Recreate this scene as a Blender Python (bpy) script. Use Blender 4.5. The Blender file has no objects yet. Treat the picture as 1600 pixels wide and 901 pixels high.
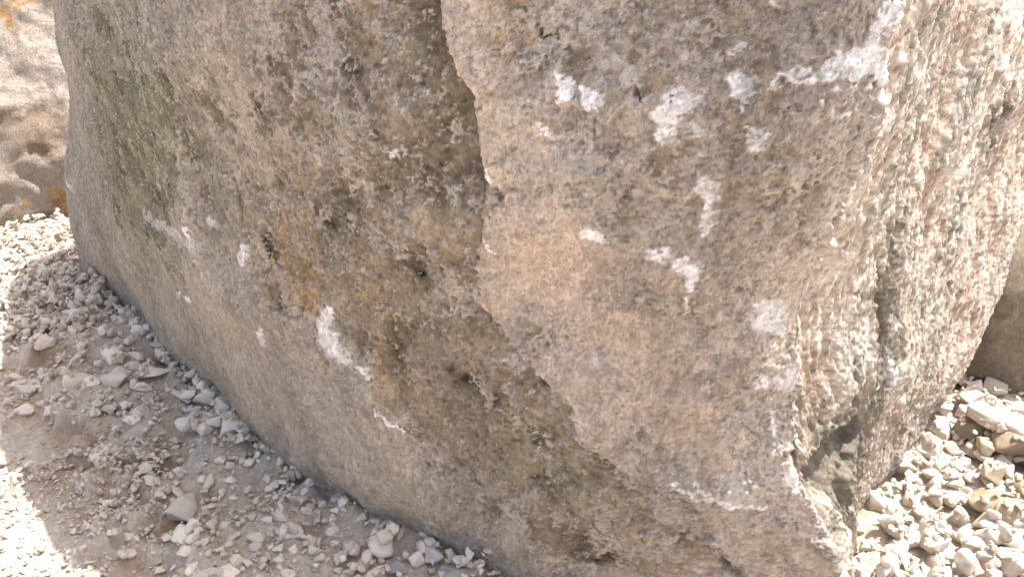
import bpy, bmesh, math, random
import numpy as np
from mathutils import Vector, Matrix, Euler, noise as mnoise

random.seed(7)
scene = bpy.context.scene
COL = scene.collection
R = math.radians

# ================================================================ camera, sky, sun, exposure
cam_d = bpy.data.cameras.new("camera")
cam = bpy.data.objects.new("camera", cam_d); COL.objects.link(cam)
cam.location = (0, 0, 1.6)
cam.rotation_euler = (R(90-25), 0, 0)
cam_d.sensor_width = 36; cam_d.lens = 36*1300/1600
cam_d.clip_start = 0.05; cam_d.clip_end = 400
scene.camera = cam

SUN_EL = R(68.9); SUN_AZ = math.atan2(1.0, 0.02)          # azimuth clockwise from +Y
world = bpy.data.worlds.new("World"); scene.world = world
world.use_nodes = True
wn = world.node_tree.nodes; wl = world.node_tree.links
bg = wn["Background"]; sky = wn.new("ShaderNodeTexSky"); sky.sky_type = 'NISHITA'
sky.sun_disc = False; sky.sun_elevation = SUN_EL; sky.sun_rotation = SUN_AZ
sky.altitude = 200; sky.air_density = 1.0; sky.dust_density = 6.0; sky.ozone_density = 0.5
wl.new(sky.outputs[0], bg.inputs[0]); bg.inputs[1].default_value = 0.12
sun_d = bpy.data.lights.new("sun", 'SUN'); sun_d.energy = 3.6; sun_d.angle = R(0.5); sun_d.color = (1.0, 0.96, 0.91)
sun = bpy.data.objects.new("sun", sun_d); COL.objects.link(sun)
sd = Vector((math.sin(SUN_AZ)*math.cos(SUN_EL), math.cos(SUN_AZ)*math.cos(SUN_EL), math.sin(SUN_EL)))
sun.rotation_euler = sd.to_track_quat('Z', 'Y').to_euler(); sun.location = sd*20
vs = scene.view_settings
vs.view_transform = 'Standard'; vs.look = 'None'; vs.gamma = 1; vs.use_curve_mapping = False
vs.exposure = 1.32
scene.cycles.max_bounces = 8; scene.cycles.diffuse_bounces = 5

# ================================================================ helpers
# ---------------------------------------------------------------- boulder base surface
F_PX, CAM_H, PITCH = 1300.0, 1.6, math.radians(25)   # lens (pixels of a 1600 wide frame), eye height, tilt down

def interp(x, xs, ys):
    return np.interp(x, xs, ys)

def smooth_interp(x, xs, ys):
    """monotone cubic-like interpolation of the table, softly rounded"""
    x = np.asarray(x, float)
    h = 0.06
    return (np.interp(x - h, xs, ys) + 2*np.interp(x, xs, ys) + np.interp(x + h, xs, ys)) / 4

Z0, Z1 = -0.25, 1.62          # the side wall of the boulder runs from below the soil to its shoulder
NV = 640
# plan outlines (x, y) at given heights, the closed loop runs clockwise seen from above, beginning behind the left shoulder
ZT = [-0.25, 0.0, 0.10, 0.26, 0.6, 1.0, 1.3, 1.62]
def col(*v): return list(v)
OUT_X = {   # name: x at each height of ZT
 'left_back': col(-1.70,-1.70,-1.71,-1.72,-1.70,-1.68,-1.68,-1.55),
 'left_tip':  col(-2.00,-2.02,-2.03,-2.01,-1.96,-1.88,-1.84,-1.66),
 'left_face': col(-1.60,-1.60,-1.61,-1.61,-1.60,-1.57,-1.56,-1.52),
 'mid_a':     col(-1.00,-1.02,-1.04,-1.07,-1.10,-1.12,-1.13,-1.13),
 'mid_b':     col(-0.42,-0.44,-0.45,-0.47,-0.49,-0.51,-0.52,-0.52),
 'mid_c':     col( 0.15, 0.15, 0.15, 0.15, 0.15, 0.15, 0.15, 0.17),
 'corner_a':  col( 0.62, 0.60, 0.56, 0.50, 0.42, 0.42, 0.46, 0.48),
 'corner':    col( 0.91, 0.83, 0.79, 0.73, 0.61, 0.58, 0.62, 0.58),
 'corner_b':  col( 0.93, 0.92, 0.88, 0.84, 0.77, 0.72, 0.76, 0.80),
 'right_a':   col( 1.02, 1.09, 1.11, 1.13, 1.13, 1.13, 1.17, 1.17),
 'right_b':   col( 1.34, 1.45, 1.49, 1.54, 1.63, 1.70, 1.74, 1.70),
 'right_tip': col( 1.56, 1.67, 1.71, 1.83, 2.08, 2.24, 2.28, 2.20),
 'back_a':    col( 1.50, 1.70, 1.80, 1.90, 2.05, 2.15, 2.20, 2.10),
 'back_b':    col( 0.10, 0.20, 0.30, 0.40, 0.50, 0.50, 0.50, 0.40),
 'back_c':    col(-1.20,-1.20,-1.20,-1.20,-1.20,-1.18,-1.10,-1.00)}
OUT_Y = {
 'left_back': col( 3.98, 4.00, 4.02, 4.04, 4.06, 4.06, 4.02, 3.90),
 'left_tip':  col( 3.60, 3.62, 3.62, 3.62, 3.62, 3.62, 3.62, 3.60),
 'left_face': col( 3.14, 3.14, 3.13, 3.11, 3.08, 3.06, 3.05, 3.06),
 'mid_a':     col( 2.49, 2.49, 2.47, 2.45, 2.41, 2.37, 2.35, 2.34),
 'mid_b':     col( 1.93, 1.91, 1.89, 1.87, 1.83, 1.79, 1.76, 1.74),
 'mid_c':     col( 1.66, 1.61, 1.59, 1.56, 1.52, 1.48, 1.45, 1.42),
 'corner_a':  col( 1.60, 1.57, 1.54, 1.51, 1.47, 1.43, 1.40, 1.37),
 'corner':    col( 1.60, 1.56, 1.54, 1.51, 1.47, 1.42, 1.39, 1.36),
 'corner_b':  col( 1.80, 1.76, 1.73, 1.70, 1.66, 1.62, 1.60, 1.58),
 'right_a':   col( 2.02, 2.02, 2.02, 2.02, 2.04, 2.06, 2.08, 2.12),
 'right_b':   col( 2.40, 2.42, 2.43, 2.47, 2.56, 2.64, 2.68, 2.72),
 'right_tip': col( 2.74, 2.76, 2.78, 2.88, 3.12, 3.30, 3.36, 3.36),
 'back_a':    col( 3.40, 3.45, 3.50, 3.60, 3.85, 4.00, 4.05, 3.95),
 'back_b':    col( 4.10, 4.20, 4.30, 4.40, 4.50, 4.50, 4.45, 4.20),
 'back_c':    col( 4.40, 4.45, 4.50, 4.55, 4.60, 4.60, 4.50, 4.30)}
NAMES = list(OUT_X)
# corner edge: x of the arris so that it runs as surveyed on the stone (height, x)
CORNER_Z = [-0.25, 0.0, 0.12, 0.26, 0.38, 0.5, 0.6, 0.7, 0.8, 0.9, 1.0, 1.08, 1.16, 1.25, 1.35, 1.62]
CORNER_X = [0.909, 0.831, 0.786, 0.726, 0.674, 0.637, 0.61, 0.603, 0.596, 0.587, 0.582, 0.581, 0.589, 0.611, 0.622, 0.583]

def section_table(z):
    X = np.stack([smooth_interp(z, ZT, OUT_X[n]) for n in NAMES], -1)     # (nz, ncontrol)
    Y = np.stack([smooth_interp(z, ZT, OUT_Y[n]) for n in NAMES], -1)
    k = NAMES.index('corner')
    dx = smooth_interp(z, CORNER_Z, CORNER_X) - X[..., k]
    X[..., k] += dx; X[..., k-1] += dx*0.5; X[..., k+1] += dx*0.5
    return X, Y

def loft(t, z):
    """point of the outline at loop parameter t (0..ncontrol) for each height in z -> (nz, nt, 2)"""
    X, Y = section_table(np.asarray(z, float))
    n = len(NAMES)
    i = np.floor(t).astype(int) % n
    kc = NAMES.index('corner')
    f = (t - np.floor(t))
    out = []
    for P in (X, Y):
        p0, p1, p2, p3 = P[:, (i-1) % n], P[:, i], P[:, (i+1) % n], P[:, (i+2) % n]
        m1, m2 = (p2-p0)*0.5, (p3-p1)*0.5
        m1 = np.where(i == kc, p2-p1, m1); m2 = np.where(i == kc-1, p2-p1, m2)      # a true arris at the corner
        out.append((2*f**3-3*f**2+1)*p1 + (f**3-2*f**2+f)*m1 + (-2*f**3+3*f**2)*p2 + (f**3-f**2)*m2)
    return np.stack(out, -1)

def columns():
    """loop parameters of the mesh columns and their distance u in metres along the outline at z = 0.6"""
    n = len(NAMES)
    tt = np.linspace(0, n, 15*400+1)
    P = loft(tt, [0.6])[0]
    s = np.concatenate([[0], np.cumsum(np.hypot(*np.diff(P, axis=0).T))])
    k1 = float(np.interp(NAMES.index('right_tip') + 0.55, tt, s))
    total = s[-1]
    u = np.concatenate([np.arange(0, k1, 0.0034), np.arange(k1, total, 0.02)])
    u = u[u < total-1e-4]
    return np.interp(u, s, tt), u, total

def project(P):
    x, y, z = P[..., 0], P[..., 1], P[..., 2] - CAM_H
    c, s = math.cos(PITCH), math.sin(PITCH)
    d = y*c - z*s
    up = y*s + z*c
    return 800 + F_PX*x/d, 450.5 - F_PX*up/d, d
# ---------------------------------------------------------------- end of base surface


# positions on the stone's skin: u metres round the stone, v height; radii in metres
ZONES = {
 'dark': [(2.122, 1.152, 0.312, 0.218, 0.5),(1.646, 0.843, 0.36, 0.267, 0.8),(2.094, 0.926, 0.272, 0.254, 0.7),(2.434, 1.117, 0.119, 0.116, 0.5),(1.89, 0.752, 0.32, 0.165, 0.5),(2.638, 1.105, 0.057, 0.116, 0.35),(2.91, 1.243, 0.057, 0.079, 0.9),(2.87, 1.113, 0.079, 0.099, 0.6),(3.033, 1.346, 0.04, 0.106, 0.7),(3.114, 1.362, 0.034, 0.059, 0.5),(3.169, 1.259, 0.045, 0.116, 0.5),(3.25, 1.374, 0.091, 0.069, 0.9),(3.291, 1.267, 0.051, 0.089, 1.2),(3.318, 1.16, 0.045, 0.119, 1.3),(3.264, 1.164, 0.113, 0.092, 0.9),(3.264, 1.073, 0.068, 0.083, 1.0),(3.182, 0.958, 0.057, 0.066, 0.8),(3.074, 1.057, 0.068, 0.066, 0.5),(2.965, 0.978, 0.045, 0.119, 0.6),(2.829, 0.8, 0.091, 0.162, 0.7),(3.006, 0.843, 0.113, 0.116, 0.6),(3.101, 0.732, 0.068, 0.159, 0.6),(3.169, 0.641, 0.113, 0.116, 0.9),(3.25, 0.554, 0.136, 0.119, 1.1),(3.346, 0.597, 0.057, 0.099, 0.9),(3.278, 0.427, 0.113, 0.116, 0.9),(3.4, 0.483, 0.068, 0.119, 0.9),(3.482, 0.427, 0.068, 0.119, 0.8),(3.55, 0.368, 0.068, 0.119, 1.0),(3.604, 0.3, 0.057, 0.116, 0.8),(3.509, 0.201, 0.057, 0.132, 0.8),(3.686, 0.237, 0.068, 0.092, 0.6),(3.332, 0.716, 0.057, 0.083, 0.5),(3.25, 0.8, 0.113, 0.099, 0.5),(3.454, 1.386, 0.034, 0.059, 0.3),(3.563, 1.334, 0.068, 0.059, 0.5),(3.495, 1.354, 0.034, 0.05, 0.3),(3.631, 1.394, 0.079, 0.05, 0.3),(3.699, 1.354, 0.068, 0.05, 0.5),(3.74, 1.323, 0.045, 0.04, 0.3),(3.645, 1.251, 0.057, 0.053, 0.4),(3.59, 1.124, 0.045, 0.03, 0.2),(3.441, 1.247, 0.034, 0.079, 0.3),(3.699, 1.124, 0.034, 0.053, 0.3),(3.849, 1.176, 0.068, 0.069, 0.35),(3.808, 1.291, 0.045, 0.066, 0.25),(3.835, 1.418, 0.068, 0.05, 0.3),(3.862, 1.279, 0.057, 0.079, 0.3),(3.944, 1.093, 0.136, 0.066, 0.3),(3.849, 0.859, 0.057, 0.083, 0.2),(3.822, 0.93, 0.079, 0.079, 0.15),(3.903, 0.704, 0.136, 0.099, 0.35),(3.835, 0.185, 0.028, 0.059, 1.0),(3.93, 0.974, 0.113, 0.079, 0.2),(3.658, 0.621, 0.113, 0.099, 0.2),(2.516, 0.879, 0.136, 0.059, 0.3),(3.944, 1.259, 0.045, 0.079, 0.25),(3.794, 1.398, 0.045, 0.04, 0.2)],
 'olive': [(2.122, 1.152, 0.34, 0.218, 1),(1.605, 0.807, 0.4, 0.33, 1),(2.135, 0.914, 0.34, 0.254, 1),(2.679, 1.128, 0.136, 0.178, 0.4),(3.305, 1.307, 0.057, 0.106, 0.35),(1.034, 0.451, 0.32, 0.178, 0.5),(1.85, 0.483, 0.48, 0.218, 0.35),(3.536, 0.423, 0.136, 0.119, 0.4)],
 'ochre': [(2.815, 0.946, 0.041, 0.099, 0.8),(2.774, 0.819, 0.068, 0.139, 0.8),(2.802, 0.72, 0.079, 0.099, 1.1),(3.033, 0.867, 0.032, 0.05, 1.2),(2.938, 0.895, 0.068, 0.099, 0.6),(3.006, 0.669, 0.045, 0.116, 0.9),(3.06, 0.593, 0.091, 0.079, 0.9),(2.842, 0.657, 0.068, 0.083, 0.7),(3.182, 0.867, 0.034, 0.05, 0.3),(2.965, 1.025, 0.034, 0.041, 0.5),(3.441, 1.374, 0.02, 0.04, 0.8),(3.4, 1.43, 0.023, 0.033, 0.6),(3.74, 1.406, 0.012, 0.03, 0.6),(3.672, 1.136, 0.028, 0.04, 0.4),(3.726, 1.124, 0.017, 0.033, 0.5),(2.693, 0.76, 0.048, 0.185, 0.5),(1.605, 0.716, 0.16, 0.132, 0.3),(3.278, 0.93, 0.057, 0.053, 0.15),(3.114, 0.308, 0.091, 0.092, 0.15)],
 'pink': [(3.74, 1.398, 0.088, 0.089, 0.3),(3.808, 1.188, 0.102, 0.145, 0.35),(3.849, 0.974, 0.102, 0.119, 0.4),(3.645, 1.204, 0.079, 0.059, 0.3),(3.93, 1.228, 0.057, 0.109, 0.35),(3.93, 0.772, 0.079, 0.116, 0.4),(2.761, 1.334, 0.068, 0.132, 0.7),(2.774, 1.184, 0.057, 0.106, 0.8),(2.706, 1.037, 0.057, 0.079, 0.6),(2.407, 0.867, 0.119, 0.116, 0.5),(3.332, 1.41, 0.028, 0.079, 0.9),(3.373, 1.299, 0.025, 0.079, 1.0),(3.4, 1.192, 0.02, 0.066, 0.9),(3.441, 1.097, 0.057, 0.079, 1.2),(3.495, 0.994, 0.068, 0.092, 1.4),(3.563, 0.918, 0.068, 0.079, 1.5),(3.414, 0.895, 0.079, 0.099, 1.1),(3.631, 0.843, 0.068, 0.083, 1.4),(3.686, 0.76, 0.068, 0.083, 1.2),(3.509, 0.788, 0.057, 0.053, 0.9),(3.767, 0.685, 0.068, 0.083, 1.2),(3.835, 0.617, 0.045, 0.066, 0.9),(3.781, 0.546, 0.113, 0.066, 0.6),(3.604, 0.693, 0.057, 0.066, 0.7),(3.699, 0.609, 0.113, 0.066, 0.5),(3.495, 0.617, 0.045, 0.079, 0.4),(3.822, 0.229, 0.045, 0.092, 0.5),(3.89, 0.209, 0.057, 0.119, 0.7),(3.958, 0.189, 0.057, 0.079, 0.9),(3.971, 0.772, 0.028, 0.099, 0.5),(4.08, 0.918, 0.113, 0.119, 0.4),(2.951, 1.35, 0.034, 0.059, 0.3),(3.985, 0.891, 0.023, 0.079, 0.5),(3.128, 0.395, 0.091, 0.069, 0.2),(5.277, 0.36, 0.32, 0.198, 0.6),(5.862, -0.017, 0.227, 0.116, 0.8),(5.44, 0.597, 0.32, 0.178, 0.8),(5.399, -0.092, 0.32, 0.16, 0.5)],
 'dust': [(0.762, 0.066, 0.24, 0.2, 0.9),(1.115, 0.09, 0.24, 0.119, 1.0),(1.646, 0.189, 0.32, 0.16, 1.2),(2.135, 0.296, 0.34, 0.149, 1.3),(2.394, 0.288, 0.283, 0.149, 1.4),(2.598, 0.265, 0.227, 0.163, 1.4),(2.761, 0.221, 0.17, 0.134, 1.4),(2.91, 0.177, 0.204, 0.134, 1.4),(3.06, 0.122, 0.136, 0.104, 1.3),(3.21, 0.059, 0.136, 0.119, 1.1),(3.373, 0.051, 0.136, 0.092, 0.9),(2.339, 0.542, 0.227, 0.149, 0.8),(2.611, 0.451, 0.227, 0.132, 0.9),(2.897, 0.332, 0.113, 0.119, 0.8),(3.074, 0.269, 0.136, 0.119, 0.8),(2.421, 0.697, 0.181, 0.132, 0.5),(3.278, 0.185, 0.136, 0.092, 0.6),(0.938, 0.78, 0.16, 0.528, 0.4),(1.972, 1.251, 0.238, 0.119, 0.6),(2.611, 1.295, 0.068, 0.132, 0.3),(3.06, 0.982, 0.068, 0.066, 0.2),(3.155, 1.041, 0.034, 0.033, 0.9)],
 'grey': [(3.114, 1.362, 0.068, 0.059, 0.8),(2.978, 1.366, 0.045, 0.079, 0.5),(3.563, 1.41, 0.068, 0.05, 0.8),(3.25, 1.279, 0.034, 0.079, 0.6),(3.155, 1.124, 0.057, 0.083, 0.4),(2.407, 1.01, 0.204, 0.119, 0.5),(3.128, 1.216, 0.113, 0.079, 0.5),(3.414, 1.402, 0.034, 0.059, 0.3),(3.495, 1.239, 0.057, 0.079, 0.5),(3.618, 1.077, 0.068, 0.066, 0.4),(3.93, 0.459, 0.068, 0.119, 0.8),(4.026, 0.534, 0.045, 0.116, 0.9),(3.808, 0.796, 0.045, 0.083, 0.3),(2.693, 1.315, 0.091, 0.079, 0.2),(3.468, 1.136, 0.045, 0.066, 0.4),(3.114, 0.867, 0.136, 0.079, 0.3),(4.012, 0.637, 0.045, 0.059, 0.6)],
 'rock_dark': [(4.434, 0.815, 0.048, 0.139, 1.0),(4.502, 0.633, 0.073, 0.119, 1.2),(4.515, 0.494, 0.063, 0.079, 1.0),(4.27, 0.411, 0.181, 0.099, 2.0),(4.366, 0.229, 0.142, 0.116, 1.6),(4.162, 0.245, 0.095, 0.032, 1.5),(4.406, 1.168, 0.091, 0.139, 0.5),(4.325, 1.41, 0.079, 0.04, 0.8),(4.991, 1.045, 0.057, 0.079, 1.0),(4.95, 0.304, 0.159, 0.178, 0.4),(4.488, 0.926, 0.068, 0.079, 0.5),(5.902, 0.197, 0.16, 0.16, 0.4),(4.76, 0.649, 0.227, 0.185, 0.25),(4.57, 1.259, 0.136, 0.132, 0.3),(4.134, 0.586, 0.136, 0.04, 0.6)],
 'rock_pale': [(4.23, 0.907, 0.102, 0.119, 0.8),(4.23, 0.748, 0.102, 0.162, 0.9),(4.434, 1.049, 0.181, 0.05, 0.6),(4.828, 1.014, 0.272, 0.162, 0.7),(4.937, 1.196, 0.227, 0.05, 1.4),(4.855, 0.815, 0.34, 0.099, 0.7),(5.086, 0.582, 0.34, 0.116, 0.8),(4.814, 0.435, 0.272, 0.162, 0.5),(5.304, -0.1, 0.136, 0.032, 0.5),(4.27, 1.323, 0.136, 0.099, 0.6),(4.379, 0.534, 0.091, 0.083, 0.6),(3.998, 0.189, 0.057, 0.079, 0.5),(4.298, -0.041, 0.016, 0.04, 0.3),(4.61, 0.803, 0.136, 0.099, 0.5)],
}
MARKS = [
 ([(3.5088, 1.3266, 0.0079, 0.0069),(3.5224, 1.3028, 0.0102, 0.0089),(3.5224, 1.2869, 0.0079, 0.0069)], 1),
 ([(3.5496, 1.3186, 0.0045, 0.0053),(3.5632, 1.2909, 0.0113, 0.0132),(3.5768, 1.3028, 0.0057, 0.0066)], 1),
 ([(3.6992, 1.2909, 0.0181, 0.0159),(3.6856, 1.2751, 0.0204, 0.0238),(3.6856, 1.2513, 0.0136, 0.0119),(3.672, 1.2354, 0.0068, 0.0079)], 0.85),
 ([(3.7264, 1.2552, 0.0079, 0.0092)], 0.9),
 ([(3.7536, 1.3741, 0.0068, 0.0059)], 0.9),
 ([(3.7672, 1.3266, 0.0102, 0.0089),(3.7808, 1.2909, 0.004, 0.0066)], 0.9),
 ([(3.808, 1.2552, 0.0056, 0.0092),(3.8216, 1.2315, 0.0113, 0.0099)], 1),
 ([(3.808, 1.3345, 0.0057, 0.0066)], 0.8),
 ([(3.8216, 1.3424, 0.0068, 0.0079),(3.876, 1.3464, 0.0113, 0.0099),(3.9168, 1.3583, 0.0125, 0.0109),(3.9576, 1.3702, 0.0159, 0.0139),(3.9848, 1.3662, 0.0317, 0.0139),(4.0392, 1.3583, 0.0091, 0.0106)], 1),
 ([(3.9168, 1.3939, 0.0034, 0.003),(3.9304, 1.3702, 0.0057, 0.0066)], 1),
 ([(3.9848, 1.3702, 0.0204, 0.0089),(3.9984, 1.4098, 0.0091, 0.0079),(4.012, 1.4375, 0.0159, 0.0069),(4.0392, 1.4573, 0.0136, 0.0059)], 1),
 ([(4.012, 1.3583, 0.0091, 0.0106),(4.0256, 1.3345, 0.0113, 0.0132),(4.0256, 1.3147, 0.0091, 0.0079)], 1),
 ([(4.0392, 1.4573, 0.0113, 0.005),(4.0392, 1.3979, 0.0091, 0.004),(4.0528, 1.3345, 0.017, 0.004)], 0.8),
 ([(3.7536, 1.1522, 0.0147, 0.0172),(3.7672, 1.1166, 0.0091, 0.0106),(3.7808, 1.073, 0.0068, 0.0059),(3.7808, 1.0492, 0.0057, 0.0083)], 0.95),
 ([(3.5632, 1.0492, 0.0045, 0.0066),(3.5632, 1.0333, 0.0079, 0.0092),(3.604, 1.0254, 0.0079, 0.0092)], 0.95),
 ([(3.6992, 1.0016, 0.0159, 0.0092),(3.7128, 1.0096, 0.0091, 0.0106)], 1),
 ([(3.74, 0.9858, 0.0136, 0.0198),(3.7672, 0.9699, 0.0125, 0.0145),(3.7672, 0.9422, 0.0068, 0.0079)], 1),
 ([(3.7672, 0.9145, 0.0034, 0.004),(3.7672, 0.8788, 0.0045, 0.0066)], 0.8),
 ([(3.9168, 0.8867, 0.0136, 0.0159),(3.944, 0.855, 0.0363, 0.0211),(3.9712, 0.8273, 0.0136, 0.0198)], 0.66),
 ([(3.944, 0.6965, 0.0136, 0.0099)], 0.8),
 ([(3.9984, 0.6965, 0.017, 0.0248),(4.0256, 0.7044, 0.0227, 0.0165)], 0.66),
 ([(3.9712, 0.6569, 0.0045, 0.0066)], 0.8),
 ([(4.0392, 0.752, 0.0113, 0.0083)], 0.8),
 ([(2.9104, 0.6925, 0.0149, 0.0108),(2.8832, 0.641, 0.0186, 0.019),(2.8968, 0.6014, 0.0307, 0.0238),(2.924, 0.5657, 0.0223, 0.0152),(2.9376, 0.5538, 0.0074, 0.0054)], 1.1),
 ([(2.9648, 0.5499, 0.0056, 0.0057),(2.992, 0.5459, 0.0093, 0.0081),(3.0056, 0.5301, 0.0056, 0.0057)], 1),
 ([(3.0192, 0.4429, 0.0037, 0.0032),(3.06, 0.4191, 0.0056, 0.0049),(3.1144, 0.3953, 0.0037, 0.0038)], 1),
 ([(3.1824, 1.1483, 0.0112, 0.0065)], 0.9),
 ([(2.652, 0.5697, 0.0112, 0.0076),(2.6248, 0.5103, 0.0112, 0.0065)], 0.9),
 ([(2.38, 0.8035, 0.0139, 0.0095),(2.3936, 0.7797, 0.0149, 0.0076)], 0.8),
 ([(2.516, 0.851, 0.0223, 0.013)], 0.7),
 ([(1.9856, 0.7044, 0.039, 0.0152),(2.1352, 0.7124, 0.0279, 0.0114),(2.3392, 0.752, 0.026, 0.0133),(2.4208, 0.752, 0.0223, 0.013)], 0.6),
 ([(2.3936, 0.7044, 0.0186, 0.0095)], 0.6),
 ([(2.6384, 0.8114, 0.0139, 0.0081),(2.6248, 0.7678, 0.0112, 0.0076)], 0.8),
 ([(1.9992, 0.4508, 0.013, 0.006),(2.0944, 0.4508, 0.0112, 0.0054)], 1),
 ([(3.4, 0.7005, 0.0046, 0.0068),(3.4136, 0.7005, 0.0136, 0.0099)], 0.6),
 ([(3.3728, 0.9937, 0.0037, 0.0054),(3.3864, 0.9699, 0.0037, 0.0043)], 0.8),
 ([(3.9304, 0.3557, 0.0057, 0.0083),(3.944, 0.3478, 0.0045, 0.0079)], 1.1),
 ([(3.7672, 0.4389, 0.0017, 0.003),(3.8216, 0.3993, 0.0023, 0.004),(3.8896, 0.3755, 0.0023, 0.0046),(3.9168, 0.3557, 0.0023, 0.004)], 0.8),
 ([(3.808, 0.4389, 0.0045, 0.004),(3.8488, 0.4033, 0.0023, 0.0046)], 0.7),
 ([(3.876, 0.4469, 0.0249, 0.0363),(3.9032, 0.3914, 0.0227, 0.033)], 0.3),
 ([(3.4816, 1.2394, 0.0034, 0.003),(3.4952, 1.2156, 0.0045, 0.004)], 0.9),
 ([(3.5088, 1.1998, 0.0023, 0.002)], 0.9),
 ([(1.5776, 1.2394, 0.0328, 0.0108)], 0.9),
 ([(0.7208, 0.4786, 0.0394, 0.0179)], 0.8),
 ([(0.6256, -0.0089, 0.0112, 0.0146)], 0.5),
 ([(4.5016, 0.5578, 0.0181, 0.0079),(4.556, 0.4786, 0.0227, 0.0099)], 0.7),
 ([(4.8144, 1.2434, 0.0283, 0.0083),(4.8824, 1.2434, 0.0227, 0.0066)], 0.8),
 ([(3.3864, 1.1522, 0.0037, 0.0032),(3.3864, 1.1284, 0.0028, 0.0032)], 0.9),
 ([(3.3728, 1.0571, 0.0028, 0.0041)], 0.8),
 ([(3.5904, 0.748, 0.0057, 0.0083),(3.604, 0.7282, 0.0068, 0.005)], 0.6),
 ([(3.7944, 1.4534, 0.0079, 0.0069)], 0.9),
 ([(3.9848, 0.6212, 0.0034, 0.0059),(3.9848, 0.5499, 0.0034, 0.0059),(3.9848, 0.5221, 0.0023, 0.0033)], 0.8),
 ([(4.012, 0.4469, 0.0136, 0.0119),(4.012, 0.4072, 0.0068, 0.0119)], 0.7),
]
CRACKS = [
 ([(2.652, 0.9897, 0.0057, 0.0041),(2.652, 0.9462, 0.0057, 0.0041),(2.652, 0.9184, 0.0068, 0.0046),(2.652, 0.8748, 0.0027, 0.002)], 0.014),
 ([(3.1144, 1.0571, 0.0023, 0.0026),(3.1416, 1.065, 0.0045, 0.0033),(3.1552, 1.069, 0.0028, 0.0033)], 0.008),
 ([(3.1824, 1.0254, 0.0014, 0.002),(3.196, 1.0135, 0.0014, 0.002),(3.196, 0.9977, 0.0014, 0.002)], 0.006),
 ([(4.0392, 1.1284, 0.0034, 0.004),(4.0392, 1.0769, 0.0102, 0.005),(4.1072, 0.9818, 0.0159, 0.004)], 0.014),
 ([(4.0392, 1.2552, 0.0102, 0.004),(4.0392, 1.2275, 0.0136, 0.004),(4.0392, 1.2156, 0.0091, 0.0026)], 0.012),
 ([(4.9232, 1.1166, 0.0085, 0.0025),(4.9776, 1.0571, 0.0136, 0.0059),(5.032, 0.9897, 0.0125, 0.0044)], 0.016),
 ([(4.9504, 1.172, 0.0085, 0.003),(5.0456, 1.069, 0.0085, 0.003)], 0.012),
 ([(5.0592, 0.3874, 0.0317, 0.0119),(5.0864, 0.3478, 0.032, 0.0106)], 0.025),
 ([(4.4472, 0.6331, 0.0181, 0.0066)], 0.02),
 ([(4.3384, 1.2037, 0.0136, 0.0059),(4.3928, 1.1324, 0.0136, 0.0059)], 0.018),
 ([(4.1616, 0.221, 0.034, 0.0066),(4.1072, 0.1972, 0.0317, 0.0032),(4.0664, 0.1615, 0.0204, 0.004)], 0.03),
 ([(5.0592, 0.855, 0.017, 0.0069),(5.1, 0.752, 0.017, 0.0059)], 0.015),
 ([(4.284, 1.4256, 0.0181, 0.0053),(4.284, 1.4019, 0.0227, 0.0053)], 0.02),
 ([(4.3792, 0.8828, 0.0068, 0.0033),(4.4336, 0.7322, 0.0136, 0.005),(4.5288, 0.4706, 0.017, 0.0069)], 0.014),
 ([(3.4816, 0.6846, 0.0057, 0.0083),(3.4952, 0.6688, 0.0091, 0.0066)], 0.012),
 ([(3.0056, 1.1879, 0.0017, 0.0025),(3.0056, 1.176, 0.0034, 0.002)], 0.006),
 ([(3.6312, 1.3186, 0.0034, 0.004),(3.6448, 1.2949, 0.0034, 0.003)], 0.008),
 ([(3.4952, 0.6529, 0.0023, 0.0033)], 0.006),
 ([(3.5768, 1.2632, 0.0017, 0.002),(3.5768, 1.2275, 0.0017, 0.0015)], 0.006),
 ([(3.6856, 1.3068, 0.0014, 0.0012),(3.6856, 1.2949, 0.0014, 0.0012)], 0.006),
 ([(4.9096, 0.855, 0.017, 0.0059),(5.0048, 0.7203, 0.0113, 0.0046)], 0.012),
 ([(4.6376, 0.9145, 0.0091, 0.004),(4.692, 0.7797, 0.0091, 0.0046)], 0.01),
 ([(5.0184, 0.6014, 0.0113, 0.0046),(5.0592, 0.5301, 0.0204, 0.0079)], 0.014),
 ([(4.5696, 0.9026, 0.0136, 0.0059),(4.5832, 0.7797, 0.0091, 0.0046)], 0.012),
 ([(4.6648, 0.3716, 0.0113, 0.0053),(4.7192, 0.2012, 0.024, 0.0099)], 0.012),
 ([(3.8352, 0.1734, 0.0091, 0.0159),(3.8488, 0.1298, 0.0091, 0.0185)], 0.012),
]
RIDGE = [(-0.15, 3.917, 0.02),(0.11, 3.862, 0.02),(0.229, 3.822, 0.014),(0.336, 3.808, 0.014),(0.423, 3.767, 0.02),(0.483, 3.645, 0.015),(0.546, 3.563, 0.018),(0.629, 3.536, 0.014),(0.677, 3.482, 0.022),(0.764, 3.4, 0.01),(0.819, 3.346, 0.007),(0.91, 3.346, 0.006),(1.033, 3.373, 0.008),(1.117, 3.386, 0.014),(1.164, 3.373, 0.03),(1.216, 3.359, 0.03),(1.287, 3.359, 0.045),(1.338, 3.332, 0.045),(1.398, 3.305, 0.04),(1.441, 3.291, 0.035),(1.6, 3.264, 0.03)]
NOTCH = (4.216, 0.407, 0.163, 0.067)
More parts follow.
